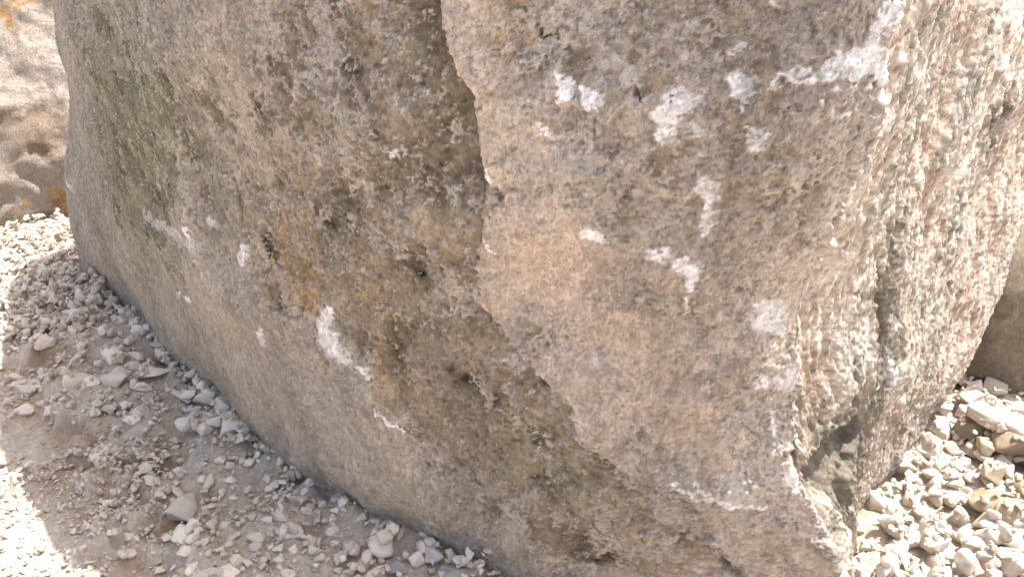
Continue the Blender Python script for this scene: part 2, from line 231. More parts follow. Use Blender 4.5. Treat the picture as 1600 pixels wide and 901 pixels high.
LEFT_STONES = [(-2.108, 3.105, 0.048, 0.043),(-1.885, 2.948, 0.077, 0.067),(-1.799, 2.6, 0.065, 0.047),(-1.886, 2.776, 0.113, 0.034),(-1.821, 2.808, 0.064, 0.04),(-1.607, 2.653, 0.09, 0.057),(-1.534, 2.599, 0.051, 0.042),(-1.444, 2.616, 0.084, 0.042),(-1.51, 2.76, 0.068, 0.078),(-1.618, 2.967, 0.052, 0.036),(-1.497, 2.969, 0.062, 0.052),(-1.487, 3.062, 0.069, 0.037),(-1.407, 2.99, 0.047, 0.052),(-1.332, 2.665, 0.143, 0.052),(-1.334, 2.581, 0.093, 0.042),(-1.28, 2.42, 0.044, 0.066),(-1.491, 2.519, 0.046, 0.036),(-1.458, 2.457, 0.04, 0.036),(-1.378, 2.294, 0.059, 0.051),(-1.45, 2.299, 0.042, 0.042),(-1.335, 2.201, 0.049, 0.045),(-1.176, 2.511, 0.082, 0.036),(-1.115, 2.552, 0.051, 0.055),(-1.061, 2.592, 0.056, 0.037),(-1.078, 2.488, 0.068, 0.041),(-1.061, 2.367, 0.056, 0.078),(-1.019, 2.299, 0.047, 0.042),(-0.985, 2.325, 0.051, 0.034),(-1.019, 2.369, 0.03, 0.052),(-0.983, 2.415, 0.053, 0.04),(-0.929, 2.317, 0.056, 0.064),(-0.884, 2.31, 0.038, 0.055),(-1.11, 2.437, 0.044, 0.036),(-1.089, 2.317, 0.043, 0.021),(-1.027, 2.49, 0.041, 0.036),(-0.957, 2.485, 0.054, 0.045),(-0.882, 2.376, 0.044, 0.039),(-1.14, 2.512, 0.036, 0.027),(-1.014, 2.543, 0.041, 0.032),(-0.98, 1.969, 0.057, 0.095),(-0.924, 1.828, 0.057, 0.054),(-0.905, 1.85, 0.033, 0.047),(-0.965, 1.821, 0.029, 0.029),(-0.98, 1.858, 0.033, 0.029),(-0.98, 1.906, 0.026, 0.026),(-0.888, 1.801, 0.036, 0.021),(-0.921, 1.731, 0.041, 0.031),(-0.861, 1.709, 0.027, 0.038),(-0.81, 1.673, 0.057, 0.051),(-0.906, 1.772, 0.039, 0.028),(-1.116, 2.087, 0.047, 0.04),(-1.209, 2.178, 0.041, 0.029),(-1.167, 2.15, 0.048, 0.024),(-1.187, 2.201, 0.029, 0.025),(-1.134, 2.158, 0.028, 0.028),(-1.138, 2.244, 0.029, 0.029),(-1.258, 2.285, 0.038, 0.025),(-1.236, 1.961, 0.038, 0.03),(-0.792, 2.285, 0.034, 0.034),(-0.739, 2.214, 0.058, 0.054),(-0.73, 2.038, 0.047, 0.039),(-0.626, 1.95, 0.041, 0.041),(-0.68, 2.082, 0.039, 0.032),(-0.552, 1.937, 0.03, 0.026),(-0.616, 1.816, 0.071, 0.046),(-0.354, 1.753, 0.066, 0.049),(-0.311, 1.665, 0.064, 0.037),(-0.362, 1.666, 0.054, 0.024),(-0.256, 1.701, 0.041, 0.024),(-0.214, 1.704, 0.055, 0.044),(-0.435, 1.752, 0.042, 0.045),(-0.391, 1.711, 0.034, 0.045),(-0.5, 1.88, 0.026, 0.022),(-0.628, 2.121, 0.032, 0.036),(-0.46, 1.714, 0.024, 0.038),(-1.823, 3.34, 0.08, 0.057),(-1.806, 3.239, 0.067, 0.044),(-1.62, 3.062, 0.053, 0.037),(-1.978, 3.278, 0.05, 0.034),(-2.076, 3.278, 0.045, 0.034),(-2.099, 3.215, 0.05, 0.033),(-1.834, 3.066, 0.043, 0.032),(-1.791, 2.872, 0.045, 0.035),(-1.821, 2.985, 0.036, 0.026),(-1.501, 2.872, 0.05, 0.035),(-1.582, 2.771, 0.044, 0.034),(-1.686, 2.811, 0.04, 0.035),(-1.937, 2.771, 0.039, 0.034),(-1.755, 2.633, 0.038, 0.028),(-1.674, 2.589, 0.033, 0.028),(-1.426, 2.501, 0.041, 0.032),(-1.374, 2.512, 0.041, 0.027),(-1.417, 2.7, 0.048, 0.034),(-1.391, 2.849, 0.045, 0.03),(-0.883, 2.233, 0.037, 0.029),(-0.84, 2.267, 0.042, 0.034),(-0.823, 2.132, 0.032, 0.028),(-0.858, 2.05, 0.035, 0.031),(-0.914, 2.134, 0.032, 0.024),(-0.733, 1.948, 0.034, 0.026),(-0.781, 1.92, 0.03, 0.026),(-0.819, 1.865, 0.033, 0.025),(-0.691, 1.863, 0.033, 0.029),(-0.547, 1.785, 0.035, 0.028),(-0.514, 1.713, 0.031, 0.024),(-0.622, 1.734, 0.035, 0.031),(-0.699, 1.76, 0.031, 0.028),(-0.737, 1.713, 0.031, 0.024),(-0.757, 1.666, 0.03, 0.024),(-0.588, 1.664, 0.037, 0.027),(-0.431, 1.677, 0.03, 0.024),(-0.499, 1.812, 0.032, 0.025),(-0.589, 1.892, 0.029, 0.026),(-0.826, 1.979, 0.027, 0.023),(-0.947, 2.054, 0.027, 0.023),(-0.883, 1.95, 0.026, 0.023),(-1.057, 2.01, 0.023, 0.019),(-1.151, 1.737, 0.045, 0.024),(-1.108, 1.817, 0.025, 0.014),(-0.969, 1.692, 0.034, 0.017),(-0.981, 1.766, 0.025, 0.014)]
RIGHT_STONES = [(1.589, 2.42, 0.057, 0.044),(1.182, 1.967, 0.061, 0.049),(1.246, 1.961, 0.049, 0.06),(1.163, 1.821, 0.079, 0.064),(1.072, 1.733, 0.052, 0.062),(1.059, 1.842, 0.065, 0.047),(1.266, 1.776, 0.046, 0.049),(1.161, 1.777, 0.07, 0.035),(1.13, 1.666, 0.064, 0.05),(1.364, 1.795, 0.06, 0.064),(1.461, 2.124, 0.048, 0.044),(1.452, 2.049, 0.051, 0.066),(1.537, 2.193, 0.041, 0.041),(1.327, 2.033, 0.05, 0.035),(1.382, 2.047, 0.043, 0.039),(1.289, 1.952, 0.075, 0.049),(1.187, 1.915, 0.045, 0.037),(1.123, 1.916, 0.045, 0.033),(1.283, 1.882, 0.062, 0.048),(1.375, 1.938, 0.064, 0.049),(1.442, 1.906, 0.063, 0.055),(1.276, 1.727, 0.052, 0.048),(1.215, 1.708, 0.058, 0.034),(1.219, 1.769, 0.035, 0.035),(1.346, 1.713, 0.075, 0.069),(1.272, 1.67, 0.051, 0.04),(1.062, 1.672, 0.04, 0.037),(1.036, 1.751, 0.042, 0.049),(1.014, 1.783, 0.035, 0.032),(0.981, 1.681, 0.047, 0.044),(0.959, 1.732, 0.038, 0.035),(1.028, 1.672, 0.04, 0.037),(0.928, 1.673, 0.034, 0.034),(1.203, 1.65, 0.05, 0.033),(1.119, 1.723, 0.034, 0.028),(1.07, 1.812, 0.036, 0.025),(1.231, 1.89, 0.033, 0.029),(1.401, 2.124, 0.044, 0.044),(1.396, 2.178, 0.041, 0.037),(1.325, 2.112, 0.044, 0.036),(1.267, 2.05, 0.043, 0.031),(1.452, 2.229, 0.041, 0.037),(1.477, 2.197, 0.037, 0.033),(1.456, 2.001, 0.046, 0.038),(1.435, 1.843, 0.036, 0.043),(1.347, 1.848, 0.047, 0.033),(1.21, 2.052, 0.039, 0.027),(1.433, 2.233, 0.033, 0.029),(1.565, 2.096, 0.044, 0.036),(1.563, 2.146, 0.04, 0.032)]


def fnoise(shape, cell, lmax, lmin, beta=1.0, seed=0, sy=1.0, sx=1.0, shear=0.0):
    """fractal noise on a periodic grid, wavelengths lmin..lmax metres, unit deviation; sy/sx stretch it"""
    rng = np.random.default_rng(seed)
    h, w = shape
    fy = np.fft.fftfreq(h, cell)[:, None]; fx = np.fft.rfftfreq(w, cell)[None, :]
    k = np.hypot(fy*sy, (fx + shear*fy)*sx)
    k[0, 0] = 1e-9
    amp = np.where((k > 1/lmax) & (k < 1/lmin), k**(-1-beta/2), 0)
    F = np.fft.rfft2(rng.standard_normal(shape)) * amp
    n = np.fft.irfft2(F, s=shape)
    return ((n - n.mean())/n.std()).astype(np.float32)

def sstep(a, b, x):
    t = np.clip((x-a)/(b-a), 0, 1); return t*t*(3-2*t)

def mix(a, b, m):
    return a*(1-m[..., None]) + np.asarray(b, np.float32)*m[..., None]

def bilerp(N, cell, x, y):
    h, w = N.shape
    fx = (x/cell) % w; fy = (y/cell) % h
    i = np.floor(fx).astype(int); j = np.floor(fy).astype(int); a = fx-i; b = fy-j
    i %= w; j %= h; i1 = (i+1) % w; j1 = (j+1) % h
    return N[j, i]*(1-a)*(1-b)+N[j, i1]*a*(1-b)+N[j1, i]*(1-a)*b+N[j1, i1]*a*b

def mesh_from(name, V, F, smooth=True, col=None):
    """V (n,3), F (m,3|4) -> mesh datablock"""
    me = bpy.data.meshes.new(name)
    V = np.ascontiguousarray(V, np.float32); F = np.ascontiguousarray(F, np.int32); n = F.shape[1]
    me.vertices.add(len(V)); me.vertices.foreach_set('co', V.ravel())
    me.loops.add(F.size); me.loops.foreach_set('vertex_index', F.ravel())
    me.polygons.add(len(F)); me.polygons.foreach_set('loop_start', np.arange(0, F.size, n, dtype=np.int32))
    me.update(calc_edges=True)
    if smooth: me.polygons.foreach_set('use_smooth', np.ones(len(F), bool))
    if col is not None:
        a = me.color_attributes.new('tint', 'FLOAT_COLOR', 'POINT')
        c = np.ones((len(V), 4), np.float32); c[:, :3] = np.clip(col, 0, 1); a.data.foreach_set('color', c.ravel())
    me.validate()
    return me

def grid_faces(h, w, wrap=False):
    idx = np.arange(h*w).reshape(h, w)
    if wrap: idx = np.concatenate([idx, idx[:, :1]], 1)
    return np.stack([idx[:-1, :-1], idx[:-1, 1:], idx[1:, 1:], idx[1:, :-1]], -1).reshape(-1, 4)

def link(name, me, mat, parent=None, loc=(0, 0, 0), rot=(0, 0, 0), **props):
    o = bpy.data.objects.new(name, me); COL.objects.link(o)
    if mat is not None and not me.materials: me.materials.append(mat)
    o.location = loc; o.rotation_euler = rot
    if parent: o.parent = parent
    for k, v in props.items(): o[k] = v
    return o

def stone_material(name, flakes=0.0, tint=None, base=(.4, .35, .3), dark=(.3, .25, .2), scale=14., fine=90., bump=.4, fine_bump=.25, spots=0.0, per_object=0.0, rough=.92, contrast=.25, dist=.02):
    m = bpy.data.materials.new(name); m.use_nodes = True
    nt = m.node_tree; N = nt.nodes; L = nt.links
    b = N["Principled BSDF"]; b.inputs['Roughness'].default_value = rough
    b.inputs['Specular IOR Level'].default_value = 0.25
    tc = N.new("ShaderNodeTexCoord")
    vec = tc.outputs['Object']
    if per_object:
        oi = N.new("ShaderNodeObjectInfo"); ad = N.new("ShaderNodeVectorMath"); ad.operation = 'ADD'
        cm = N.new("ShaderNodeCombineXYZ"); mu = N.new("ShaderNodeMath"); mu.operation = 'MULTIPLY'; mu.inputs[1].default_value = 37.
        L.new(oi.outputs['Random'], mu.inputs[0]); L.new(mu.outputs[0], cm.inputs[0]); L.new(mu.outputs[0], cm.inputs[2])
        L.new(vec, ad.inputs[0]); L.new(cm.outputs[0], ad.inputs[1]); vec = ad.outputs[0]
    def noise(scale, detail=6, rough=.6, dist=0.):
        n = N.new("ShaderNodeTexNoise"); n.inputs['Scale'].default_value = scale; n.inputs['Detail'].default_value = detail
        n.inputs['Roughness'].default_value = rough; n.inputs['Distortion'].default_value = dist; L.new(vec, n.inputs['Vector']); return n
    n1 = noise(scale, 8, .65, .3); n2 = noise(fine, 5, .7)
    if tint:
        at = N.new("ShaderNodeVertexColor"); at.layer_name = tint; basec = at.outputs['Color']
    else:
        mr = N.new("ShaderNodeValToRGB"); mr.color_ramp.elements[0].position = .35; mr.color_ramp.elements[1].position = .65
        mr.color_ramp.elements[0].color = (*dark, 1); mr.color_ramp.elements[1].color = (*base, 1)
        L.new(n1.outputs['Fac'], mr.inputs['Fac']); basec = mr.outputs['Color']
    # fine value variation
    mm = N.new("ShaderNodeMapRange"); mm.inputs['From Min'].default_value = .25; mm.inputs['From Max'].default_value = .75
    mm.inputs['To Min'].default_value = 1-contrast; mm.inputs['To Max'].default_value = 1+contrast
    L.new(n2.outputs['Fac'], mm.inputs['Value'])
    mx = N.new("ShaderNodeVectorMath"); mx.operation = 'SCALE'; L.new(basec, mx.inputs[0]); L.new(mm.outputs[0], mx.inputs['Scale'])
    outc = mx.outputs[0]
    if per_object:
        mo = N.new("ShaderNodeMapRange"); mo.inputs['To Min'].default_value = 1-per_object; mo.inputs['To Max'].default_value = 1+per_object*.5
        L.new(oi.outputs['Random'], mo.inputs['Value'])
        m2 = N.new("ShaderNodeVectorMath"); m2.operation = 'SCALE'; L.new(outc, m2.inputs[0]); L.new(mo.outputs[0], m2.inputs['Scale']); outc = m2.outputs[0]
    if spots:
        vo = noise(fine*.45, 3, .5); th = N.new("ShaderNodeMapRange"); th.inputs['From Min'].default_value = .62; th.inputs['From Max'].default_value = .70
        L.new(vo.outputs['Fac'], th.inputs['Value'])
        th.inputs['To Max'].default_value = spots
        mi = N.new("ShaderNodeMix"); mi.data_type = 'RGBA'; L.new(th.outputs[0], mi.inputs['Factor']); L.new(outc, mi.inputs['A'])
        mi.inputs['B'].default_value = (.13, .10, .07, 1); outc = mi.outputs['Result']
    if flakes:
        mp = N.new("ShaderNodeMapping"); mp.inputs['Scale'].default_value = (1, 1, .62); L.new(vec, mp.inputs['Vector'])
        vec0 = vec; vec = mp.outputs[0]
        nf = noise(62, 7, .66, .9); ng = noise(150, 4, .7, .4); nh = noise(13, 5, .6, .5); vec = vec0
        def step(src, a, c_):
            q = N.new("ShaderNodeMapRange"); q.inputs['From Min'].default_value = a; q.inputs['From Max'].default_value = c_; q.interpolation_type = 'SMOOTHSTEP'
            L.new(src, q.inputs['Value']); return q
        fs = step(nf.outputs['Fac'], .485, .515); gs = step(ng.outputs['Fac'], .56, .62)
        def scale_by(col_, fac_node, lo_, hi_):
            q = N.new("ShaderNodeMapRange"); q.inputs['To Min'].default_value = lo_; q.inputs['To Max'].default_value = hi_; L.new(fac_node.outputs[0], q.inputs['Value'])
            w_ = N.new("ShaderNodeVectorMath"); w_.operation = 'SCALE'; L.new(col_, w_.inputs[0]); L.new(q.outputs[0], w_.inputs['Scale']); return w_.outputs[0]
        # flakes are stronger in some places than others
        lo_strength = N.new("ShaderNodeMapRange"); lo_strength.inputs['From Min'].default_value = .35; lo_strength.inputs['From Max'].default_value = .65
        lo_strength.inputs['To Min'].default_value = 1-flakes*.4; lo_strength.inputs['To Max'].default_value = 1-flakes*1.5; L.new(nh.outputs['Fac'], lo_strength.inputs['Value'])
        mxf = N.new("ShaderNodeMix"); mxf.data_type = 'FLOAT'; mxf.inputs['B'].default_value = 1.07
        L.new(fs.outputs[0], mxf.inputs['Factor']); L.new(lo_strength.outputs[0], mxf.inputs['A'])
        w1 = N.new("ShaderNodeVectorMath"); w1.operation = 'SCALE'; L.new(outc, w1.inputs[0]); L.new(mxf.outputs['Result'], w1.inputs['Scale']); outc = w1.outputs[0]
        outc = scale_by(outc, gs, 1.0, 1-flakes*1.2)
    L.new(outc, b.inputs['Base Color'])
    b1 = N.new("ShaderNodeBump"); b1.inputs['Strength'].default_value = bump; b1.inputs['Distance'].default_value = dist
    b2 = N.new("ShaderNodeBump"); b2.inputs['Strength'].default_value = fine_bump; b2.inputs['Distance'].default_value = dist*.25
    L.new(n1.outputs['Fac'], b1.inputs['Height']); L.new(n2.outputs['Fac'], b2.inputs['Height'])
    L.new(b1.outputs[0], b2.inputs['Normal']); last = b2
    if flakes:
        b3 = N.new("ShaderNodeBump"); b3.inputs['Strength'].default_value = .55; b3.inputs['Distance'].default_value = .0022
        L.new(fs.outputs[0], b3.inputs['Height']); L.new(b2.outputs[0], b3.inputs['Normal'])
        b4 = N.new("ShaderNodeBump"); b4.invert = True; b4.inputs['Strength'].default_value = .6; b4.inputs['Distance'].default_value = .0016
        L.new(gs.outputs[0], b4.inputs['Height']); L.new(b3.outputs[0], b4.inputs['Normal']); last = b4
    L.new(last.outputs[0], b.inputs['Normal'])
    return m

# ================================================================ the ground
def footprint(z=0.0, n=900):
    t = np.linspace(0, len(NAMES), n, endpoint=False)
    return loft(t, [z])[0]
FOOT = footprint()

def dist_foot(x, y):
    """distance in plan from the boulder's foot (negative inside)"""
    P = FOOT[::3]; sh = x.shape; q = np.stack([x.ravel(), y.ravel()], 1)
    out = np.full(len(q), 9.0)
    near = (np.abs(q[:, 0]) < 4) & (q[:, 1] > 0.5) & (q[:, 1] < 6)
    A = P; B = np.roll(P, -1, 0); AB = B-A; L2 = (AB**2).sum(1)
    idx = np.where(near)[0]
    for s in range(0, len(idx), 20000):
        k = idx[s:s+20000]; d = q[k, None, :]-A[None]
        tt = np.clip((d*AB[None]).sum(-1)/L2, 0, 1)
        r = d - tt[..., None]*AB[None]
        dd = np.sqrt((r**2).sum(-1)).min(1)
        cr = ((A[None, :, 1] > q[k, None, 1]) != (B[None, :, 1] > q[k, None, 1])) & \
             (q[k, None, 0] < (B-A)[None, :, 0]*(q[k, None, 1]-A[None, :, 1])/((B-A)[None, :, 1]+1e-12)+A[None, :, 0])
        ins = cr.sum(1) % 2 == 1
        out[k] = np.where(ins, -dd, dd)
    return out.reshape(sh)

GC = 0.011
def axis(lo, hi, a, b, fine, n_out=26):
    mid = np.arange(a, b, fine)
    l = a - np.geomspace(fine, a-lo, n_out)[::-1]; r = b + np.geomspace(fine, hi-b, n_out)
    return np.concatenate([l, mid, r])
gx = axis(-90, 90, -3.3, 3.2, .0085); gy = axis(-60, 120, 1.25, 5.2, .0095)
GX, GY = np.meshgrid(gx, gy)
NS = (1024, 1024)
n_low = fnoise(NS, .01, 3.0, .35, 1.5, 11); n_mid = fnoise(NS, .01, .35, .06, 1.0, 12); n_fin = fnoise(NS, .008, .08, .02, .6, 13)
n_scr = fnoise(NS, .01, .5, .03, 1.6, 14)
def ground_parts(x, y):
    return bilerp(n_low, .01, x+20, y+20), bilerp(n_mid, .01, x+20, y+20), bilerp(n_fin, .008, x+20, y+20), bilerp(n_scr, .01, x+20, y+20)
def ground_height(x, y, d=None):
    if d is None: d = dist_foot(x, y)
    lo, mi, fi, sc = ground_parts(x, y)
    foot_grit = sstep(.16, .0, np.abs(d))*(.014*sc + .008*mi)
    left = sstep(.45, -.35, x)                                   # the soil bank lies along the left-hand foot only
    dd = d + .07*sc + .03*mi*.5
    bank = sstep(.50, .33, dd)*.085 + sstep(.36, .10, dd)*.035  # little scarp, then a gentle rise to the stone
    z = -.115 + bank
    z = z*left + (1-left)*(-.125 + (.08 + .03*sstep(.5, .0, d))*sstep(.80, 1.05, x) + .05*sstep(1.0, 2.0, x))
    far = sstep(3.0, 4.2, y)
    z = z*(1-far) + far*(-.05)
    rough = .25 + .75*sstep(.62, .35, dd)*left
    near = sstep(9, 4, np.hypot(x, y-3))
    # a second, low hummock of dug soil at the lower left
    hum = np.exp(-(((x+1.42)/.16)**2+((y-1.95)/.16)**2))*.03
    return z + foot_grit + hum + near*(.010*lo + (.0075*mi*rough) + .0026*fi*(.4+rough)) + .04*bilerp(n_low, .2, x+50, y+50)*sstep(5, 15, np.hypot(x, y))
D = dist_foot(GX, GY)
GZ = ground_height(GX, GY, D)
lo, mi, fi, sc = ground_parts(GX, GY)
GZ = np.where(D < -.12, GZ-.1, GZ)
tan = np.array([.62, .53, .425], np.float32); brown = (.40, .29, .19); grey = (.56, .485, .40); pale = (.66, .58, .48)
gcol = np.broadcast_to(tan, GX.shape+(3,)).astype(np.float32)
gcol = mix(gcol, grey, sstep(-.2, 1.2, lo)*.7)
scarp = sstep(.66, .50, D+.07*sc)*sstep(.24, .36, D+.07*sc)*sstep(1.1, .3, GX)
gcol = mix(gcol, brown, np.clip(scarp*sstep(-.8, .8, sc+.5*mi), 0, 1)*.75)
gcol = mix(gcol, brown, sstep(.7, 1.8, mi+.4*fi)*.45)
gcol = mix(gcol, brown, np.clip(sstep(.7, .4, D+.07*sc)*sstep(.2, 1.2, sc+.4*fi)*sstep(1.1, .3, GX), 0, 1)*.5)
gcol = mix(gcol, pale, sstep(.7, 1.8, fi)*.5)
gcol = mix(gcol, pale, sstep(1.0, 1.3, GX)*.5)
M_GROUND = stone_material('dry soil', flakes=.10, tint='tint', scale=45, fine=260, bump=.8, fine_bump=.8, contrast=.22, dist=.012)
ground = link('ground', mesh_from('ground', np.stack([GX, GY, GZ], -1).reshape(-1, 3), grid_faces(*GX.shape), True, gcol.reshape(-1, 3)), M_GROUND,
              kind='structure', label='dry pale soil with a low dug bank along the boulder')

# ================================================================ the great boulder
def build_boulder():
    t, u, total = columns()
    W = 3250; cell = total/W; nv = NV; H = 960
    v = np.linspace(Z0, Z1, nv)
    cv = (Z1-Z0)/(nv-1)
    uc = np.round(u/cell).astype(int) % W
    U, V = np.meshgrid(u, v)
    def fz(lmax, lmin, beta=1., seed=0, **k):
        return fnoise((H, W), cell, lmax, lmin, beta, seed, **k)
    full = {}
    def take(N): return N[:nv][:, uc]
    P = loft(t, v)
    P = np.concatenate([P, np.broadcast_to(v[:, None, None], P.shape[:2]+(1,))], -1)
    # shoulder lower at the left; its unseen heights are shaped for the ground shadow
    hh = np.interp(P[..., 0], [-2.1, -1.65, -1.35, -.9, -.5, -.2, .1, .7, 1.1, 2.4], [1.52, 1.50, 1.41, 1.45, 1.54, 1.66, 1.92, 2.0, 1.76, 1.74])
    st0 = np.where(hh < 1.67, 1.37+np.clip((hh-1.42)*.7, 0, .06), 1.47); k = np.clip((P[..., 2]-st0)/(1.62-st0), 0, 1)**1.3; P[..., 2] += k*(hh-1.62)
    dU = np.gradient(P, axis=1); dV = np.gradient(P, axis=0)
    N = np.cross(dU, dV); N /= np.linalg.norm(N, axis=-1, keepdims=True)+1e-9
    cxy = np.array([0.1, 3.0]); s = np.sign(((P[..., :2]-cxy)*N[..., :2]).sum(-1).mean()); N *= s
    # displacement directions turn gradually across the arris
    cs = np.cumsum(np.concatenate([N[:, -8:], N, N[:, :8]], 1), axis=1); Nb = cs[:, 16:]-np.concatenate([np.zeros_like(cs[:, :1]), cs[:, :-17]], 1)
    N = Nb/(np.linalg.norm(Nb, axis=-1, keepdims=True)+1e-9)
    # ---- where: front face F, right broken face Rf
    ucor = np.interp(v, [-.25, 0, .12, .3, .6, 1.0, 1.35, 1.62], UCOR)[:, None]
    wob = take(fz(.5, .012, 1.4, 21))
    rf = sstep(-.012, .012, U-ucor + .012*wob)                   # 0 on the weathered front, 1 on the broken face
    rf = rf*sstep(10.5, 9.5, U)
    fr = 1-rf
    # ---- noise fields
    nA = take(fz(1.4, .25, 1.5, 1)); nB = take(fz(.28, .05, 1.2, 2, sy=1.5)); nC = take(fz(.06, .012, .8, 3)); nD = take(fz(.016, .007, .3, 4))
    wx = take(fz(.30, .03, 1.3, 5)); wy = take(fz(.30, .03, 1.3, 6))
    c1 = take(fz(.20, .0072, .35, 7, sy=1.4)); c2 = take(fz(.06, .0070, .1, 8, sy=1.2)); st = take(fz(.7, .012, 1.1, 9, sy=4.0))
    ex = take(fz(.20, .02, .8, 31, sy=3.2)); ey = take(fz(.08, .0085, .5, 32, sy=2.0)); ez = take(fz(.7, .10, 1.0, 33, sy=2.4))
    ek = take(fz(.16, .014, .8, 36, sy=1.7))
    gr = take(fz(.25, .010, .7, 34, sy=7.0)); pit = take(fz(.035, .008, .3, 35, sy=2.2))
    def zone(name, pw=1.0, warp=.05):
        Z = np.zeros(U.shape, np.float32)
        for a, b, ra, rb, sg in ZONES[name]:
            du = (U + warp*wx - a)/(ra*1.05); dv = (V + warp*wy - b)/(rb*1.05)
            Z += sg*np.exp(-(du*du+dv*dv)*.9)
        return Z
    def chain(c, wamp):
        best = np.full(U.shape, 9., np.float32)
        us = [p[0] for p in c]; vs_ = [p[1] for p in c]
        rr = max(max(p[2], p[3]) for p in c)*4+.05
        m = (U > min(us)-rr) & (U < max(us)+rr) & (V > min(vs_)-rr) & (V < max(vs_)+rr)
        if not m.any(): return None, m
        uu = U[m]+wamp*c2[m]+wamp*.8*wx[m]; vv = V[m]+wamp*.8*wy[m]+wamp*nC[m]
        b = np.full(uu.shape, 99.)
        segs = list(zip(c[:-1], c[1:])) or [(c[0], c[0])]
        for p, q in segs:
            ax, ay, bx, by = p[0], p[1], q[0], q[1]
            ru = (p[2]+q[2])/2; rv = (p[3]+q[3])/2
            X = (uu-ax)/ru; Y = (vv-ay)/rv; dx = (bx-ax)/ru; dy = (by-ay)/rv
            l2 = dx*dx+dy*dy+1e-9; tt = np.clip((X*dx+Y*dy)/l2, 0, 1)
            wr = (p[2]*(1-tt)+q[2]*tt)/ru
            b = np.minimum(b, np.hypot(X-tt*dx, Y-tt*dy)/wr)
        return b, m
    # ---- height
    disp = .012*nA + .0022*nB*fr
    # the step where a sheet of rock has spalled off
    ru = np.interp(v, [r[0] for r in RIDGE], [r[1] for r in RIDGE])[:, None]; rh = np.interp(v, [r[0] for r in RIDGE], [r[2] for r in RIDGE])[:, None]
    sdist = U - ru + (.0035*wob + .0009*nC)*np.interp(v, [.3, .8, 1.0], [4.5, 2.0, 1.0])[:, None]
    step = sstep(-.004, .011, sdist)*(.35+.65*np.exp(-np.clip(sdist, 0, None)/.30))*sstep(2.0, 1.0, sdist)
    rh = rh*np.interp(v, [.2, .7, 1.0], [.5, .7, 1.25])[:, None]; disp += rh*step*fr
    disp -= fr*rh*.35*np.exp(-np.clip(-sdist, 0, None)/.06)*(sdist < 0)
    Zd = zone('dark'); Zs = zone('dust', warp=.03); Zp = zone('pink'); Zo = zone('ochre', warp=.03); Zg = zone('grey'); Zol = zone('olive')
    Zrd = zone('rock_dark', warp=.02); Zrp = zone('rock_pale', warp=.03)
    below = np.interp(v, [.1, .35, .9], [.35, .7, 1.])[:, None]
    nearr = np.exp(-np.clip(sdist, 0, None)/.06)*(sdist > 0)*fr*below; farl = np.exp(-np.clip(-sdist, 0, None)/.11)*(sdist <= 0)*fr*below
    Zd = Zd*(1-.9*nearr) + .55*farl; Zp = Zp*(1-farl) + .55*nearr
    Zd = np.clip(Zd, 0, 1.05)
    smoothness = np.clip(.9*Zp + .6*Zs, 0, 1.1)
    # lichen crust: a thin skin with ragged broken margins over the dark older surface
    thr = -1.25 + 2.05*Zd - .75*np.clip(Zp, 0, 1.5) - .55*np.clip(Zs, 0, 1.4)
    f1 = c1 + .35*c2
    crust = sstep(-.09, .09, f1 - thr)                          # 1 = crust present
    thr2 = thr + .9 + .3*nB
    crust2 = sstep(-.06, .06, f1 + .35*c2 - thr2)
    rim = np.exp(-((f1-thr)/.16)**2)
    act = fr*np.clip(1.1-.55*smoothness, .25, 1)
    disp += act*(.0019*crust + .0010*crust2 + .0005*c2 + .0005*nC)
    disp += fr*(.0007*nC + .0004*nD + .0005*np.abs(c2))
    spall = sstep(1.00, 1.10, c1*.5 + .55*ek + .45*ey)              # small flaked hollows
    disp -= fr*(1-.6*np.clip(smoothness, 0, 1))*.0040*spall
    # broken face: ribs and grooves running up the stone, hackly in between
    hk = np.abs(ex)*1.0
    rib = np.abs(gr)
    def terrace(x, k):
        y = x*k; f = np.floor(y); return (f + sstep(.30, .70, y-f))/k
    calm = np.exp(-(((U-NOTCH[0])/(NOTCH[2]*1.2))**2+((V-NOTCH[1])/(NOTCH[3]*1.2))**2))
    disp += rf*(1-.65*calm)*.72*(.010*terrace(ez*.8+gr*.55+ex*.35, 1.5) + .0019*terrace(ey+.6*gr+.3*pit, 1.1) + .0034*terrace(ek, 1.4) - .0022*(rib-.8) + .0030*(hk-.8)
                + .0006*np.abs(pit) + .0007*np.abs(nC) + .0004*nD)
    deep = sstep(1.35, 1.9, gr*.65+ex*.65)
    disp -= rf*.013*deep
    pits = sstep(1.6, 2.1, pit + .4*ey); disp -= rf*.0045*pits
    # hollow at the arris
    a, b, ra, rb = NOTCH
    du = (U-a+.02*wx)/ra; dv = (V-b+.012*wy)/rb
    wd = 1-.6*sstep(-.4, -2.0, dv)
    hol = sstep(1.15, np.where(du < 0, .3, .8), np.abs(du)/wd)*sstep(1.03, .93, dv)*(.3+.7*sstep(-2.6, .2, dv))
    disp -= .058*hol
    disp += .012*np.exp(-(du/1.2)**2)*np.exp(-((dv-1.2)/.15)**2)
    cr_mask = np.zeros(U.shape, np.float32)
    for c, dep in CRACKS:
        bb, m = chain(c, .0016)
        if bb is None: continue
        w = sstep(1.25, .6, bb); d_ = disp[m]; d_ -= dep*w; disp[m] = d_
        cm = cr_mask[m]; cr_mask[m] = np.maximum(cm, w)
    # ragged lip of the arris
    disp += .006*np.exp(-((U-ucor)/.02)**2)*take(fz(.12, .012, .9, 41))
    # ---- colour; notch, grooves, pits and cracks mixed darker
    bei = np.array([.385, .336, .29], np.float32)
    c = np.broadcast_to(bei, U.shape+(3,)).astype(np.float32)
    c = mix(c, (.36, .325, .285), sstep(-.3, 1.5, nA+.5*nB)*.6)
    c = mix(c, (.40, .37, .33), np.clip(Zg, 0, 1)*.75)
    c = mix(c, (.30, .285, .21), np.clip(Zol, 0, 1)*.5)
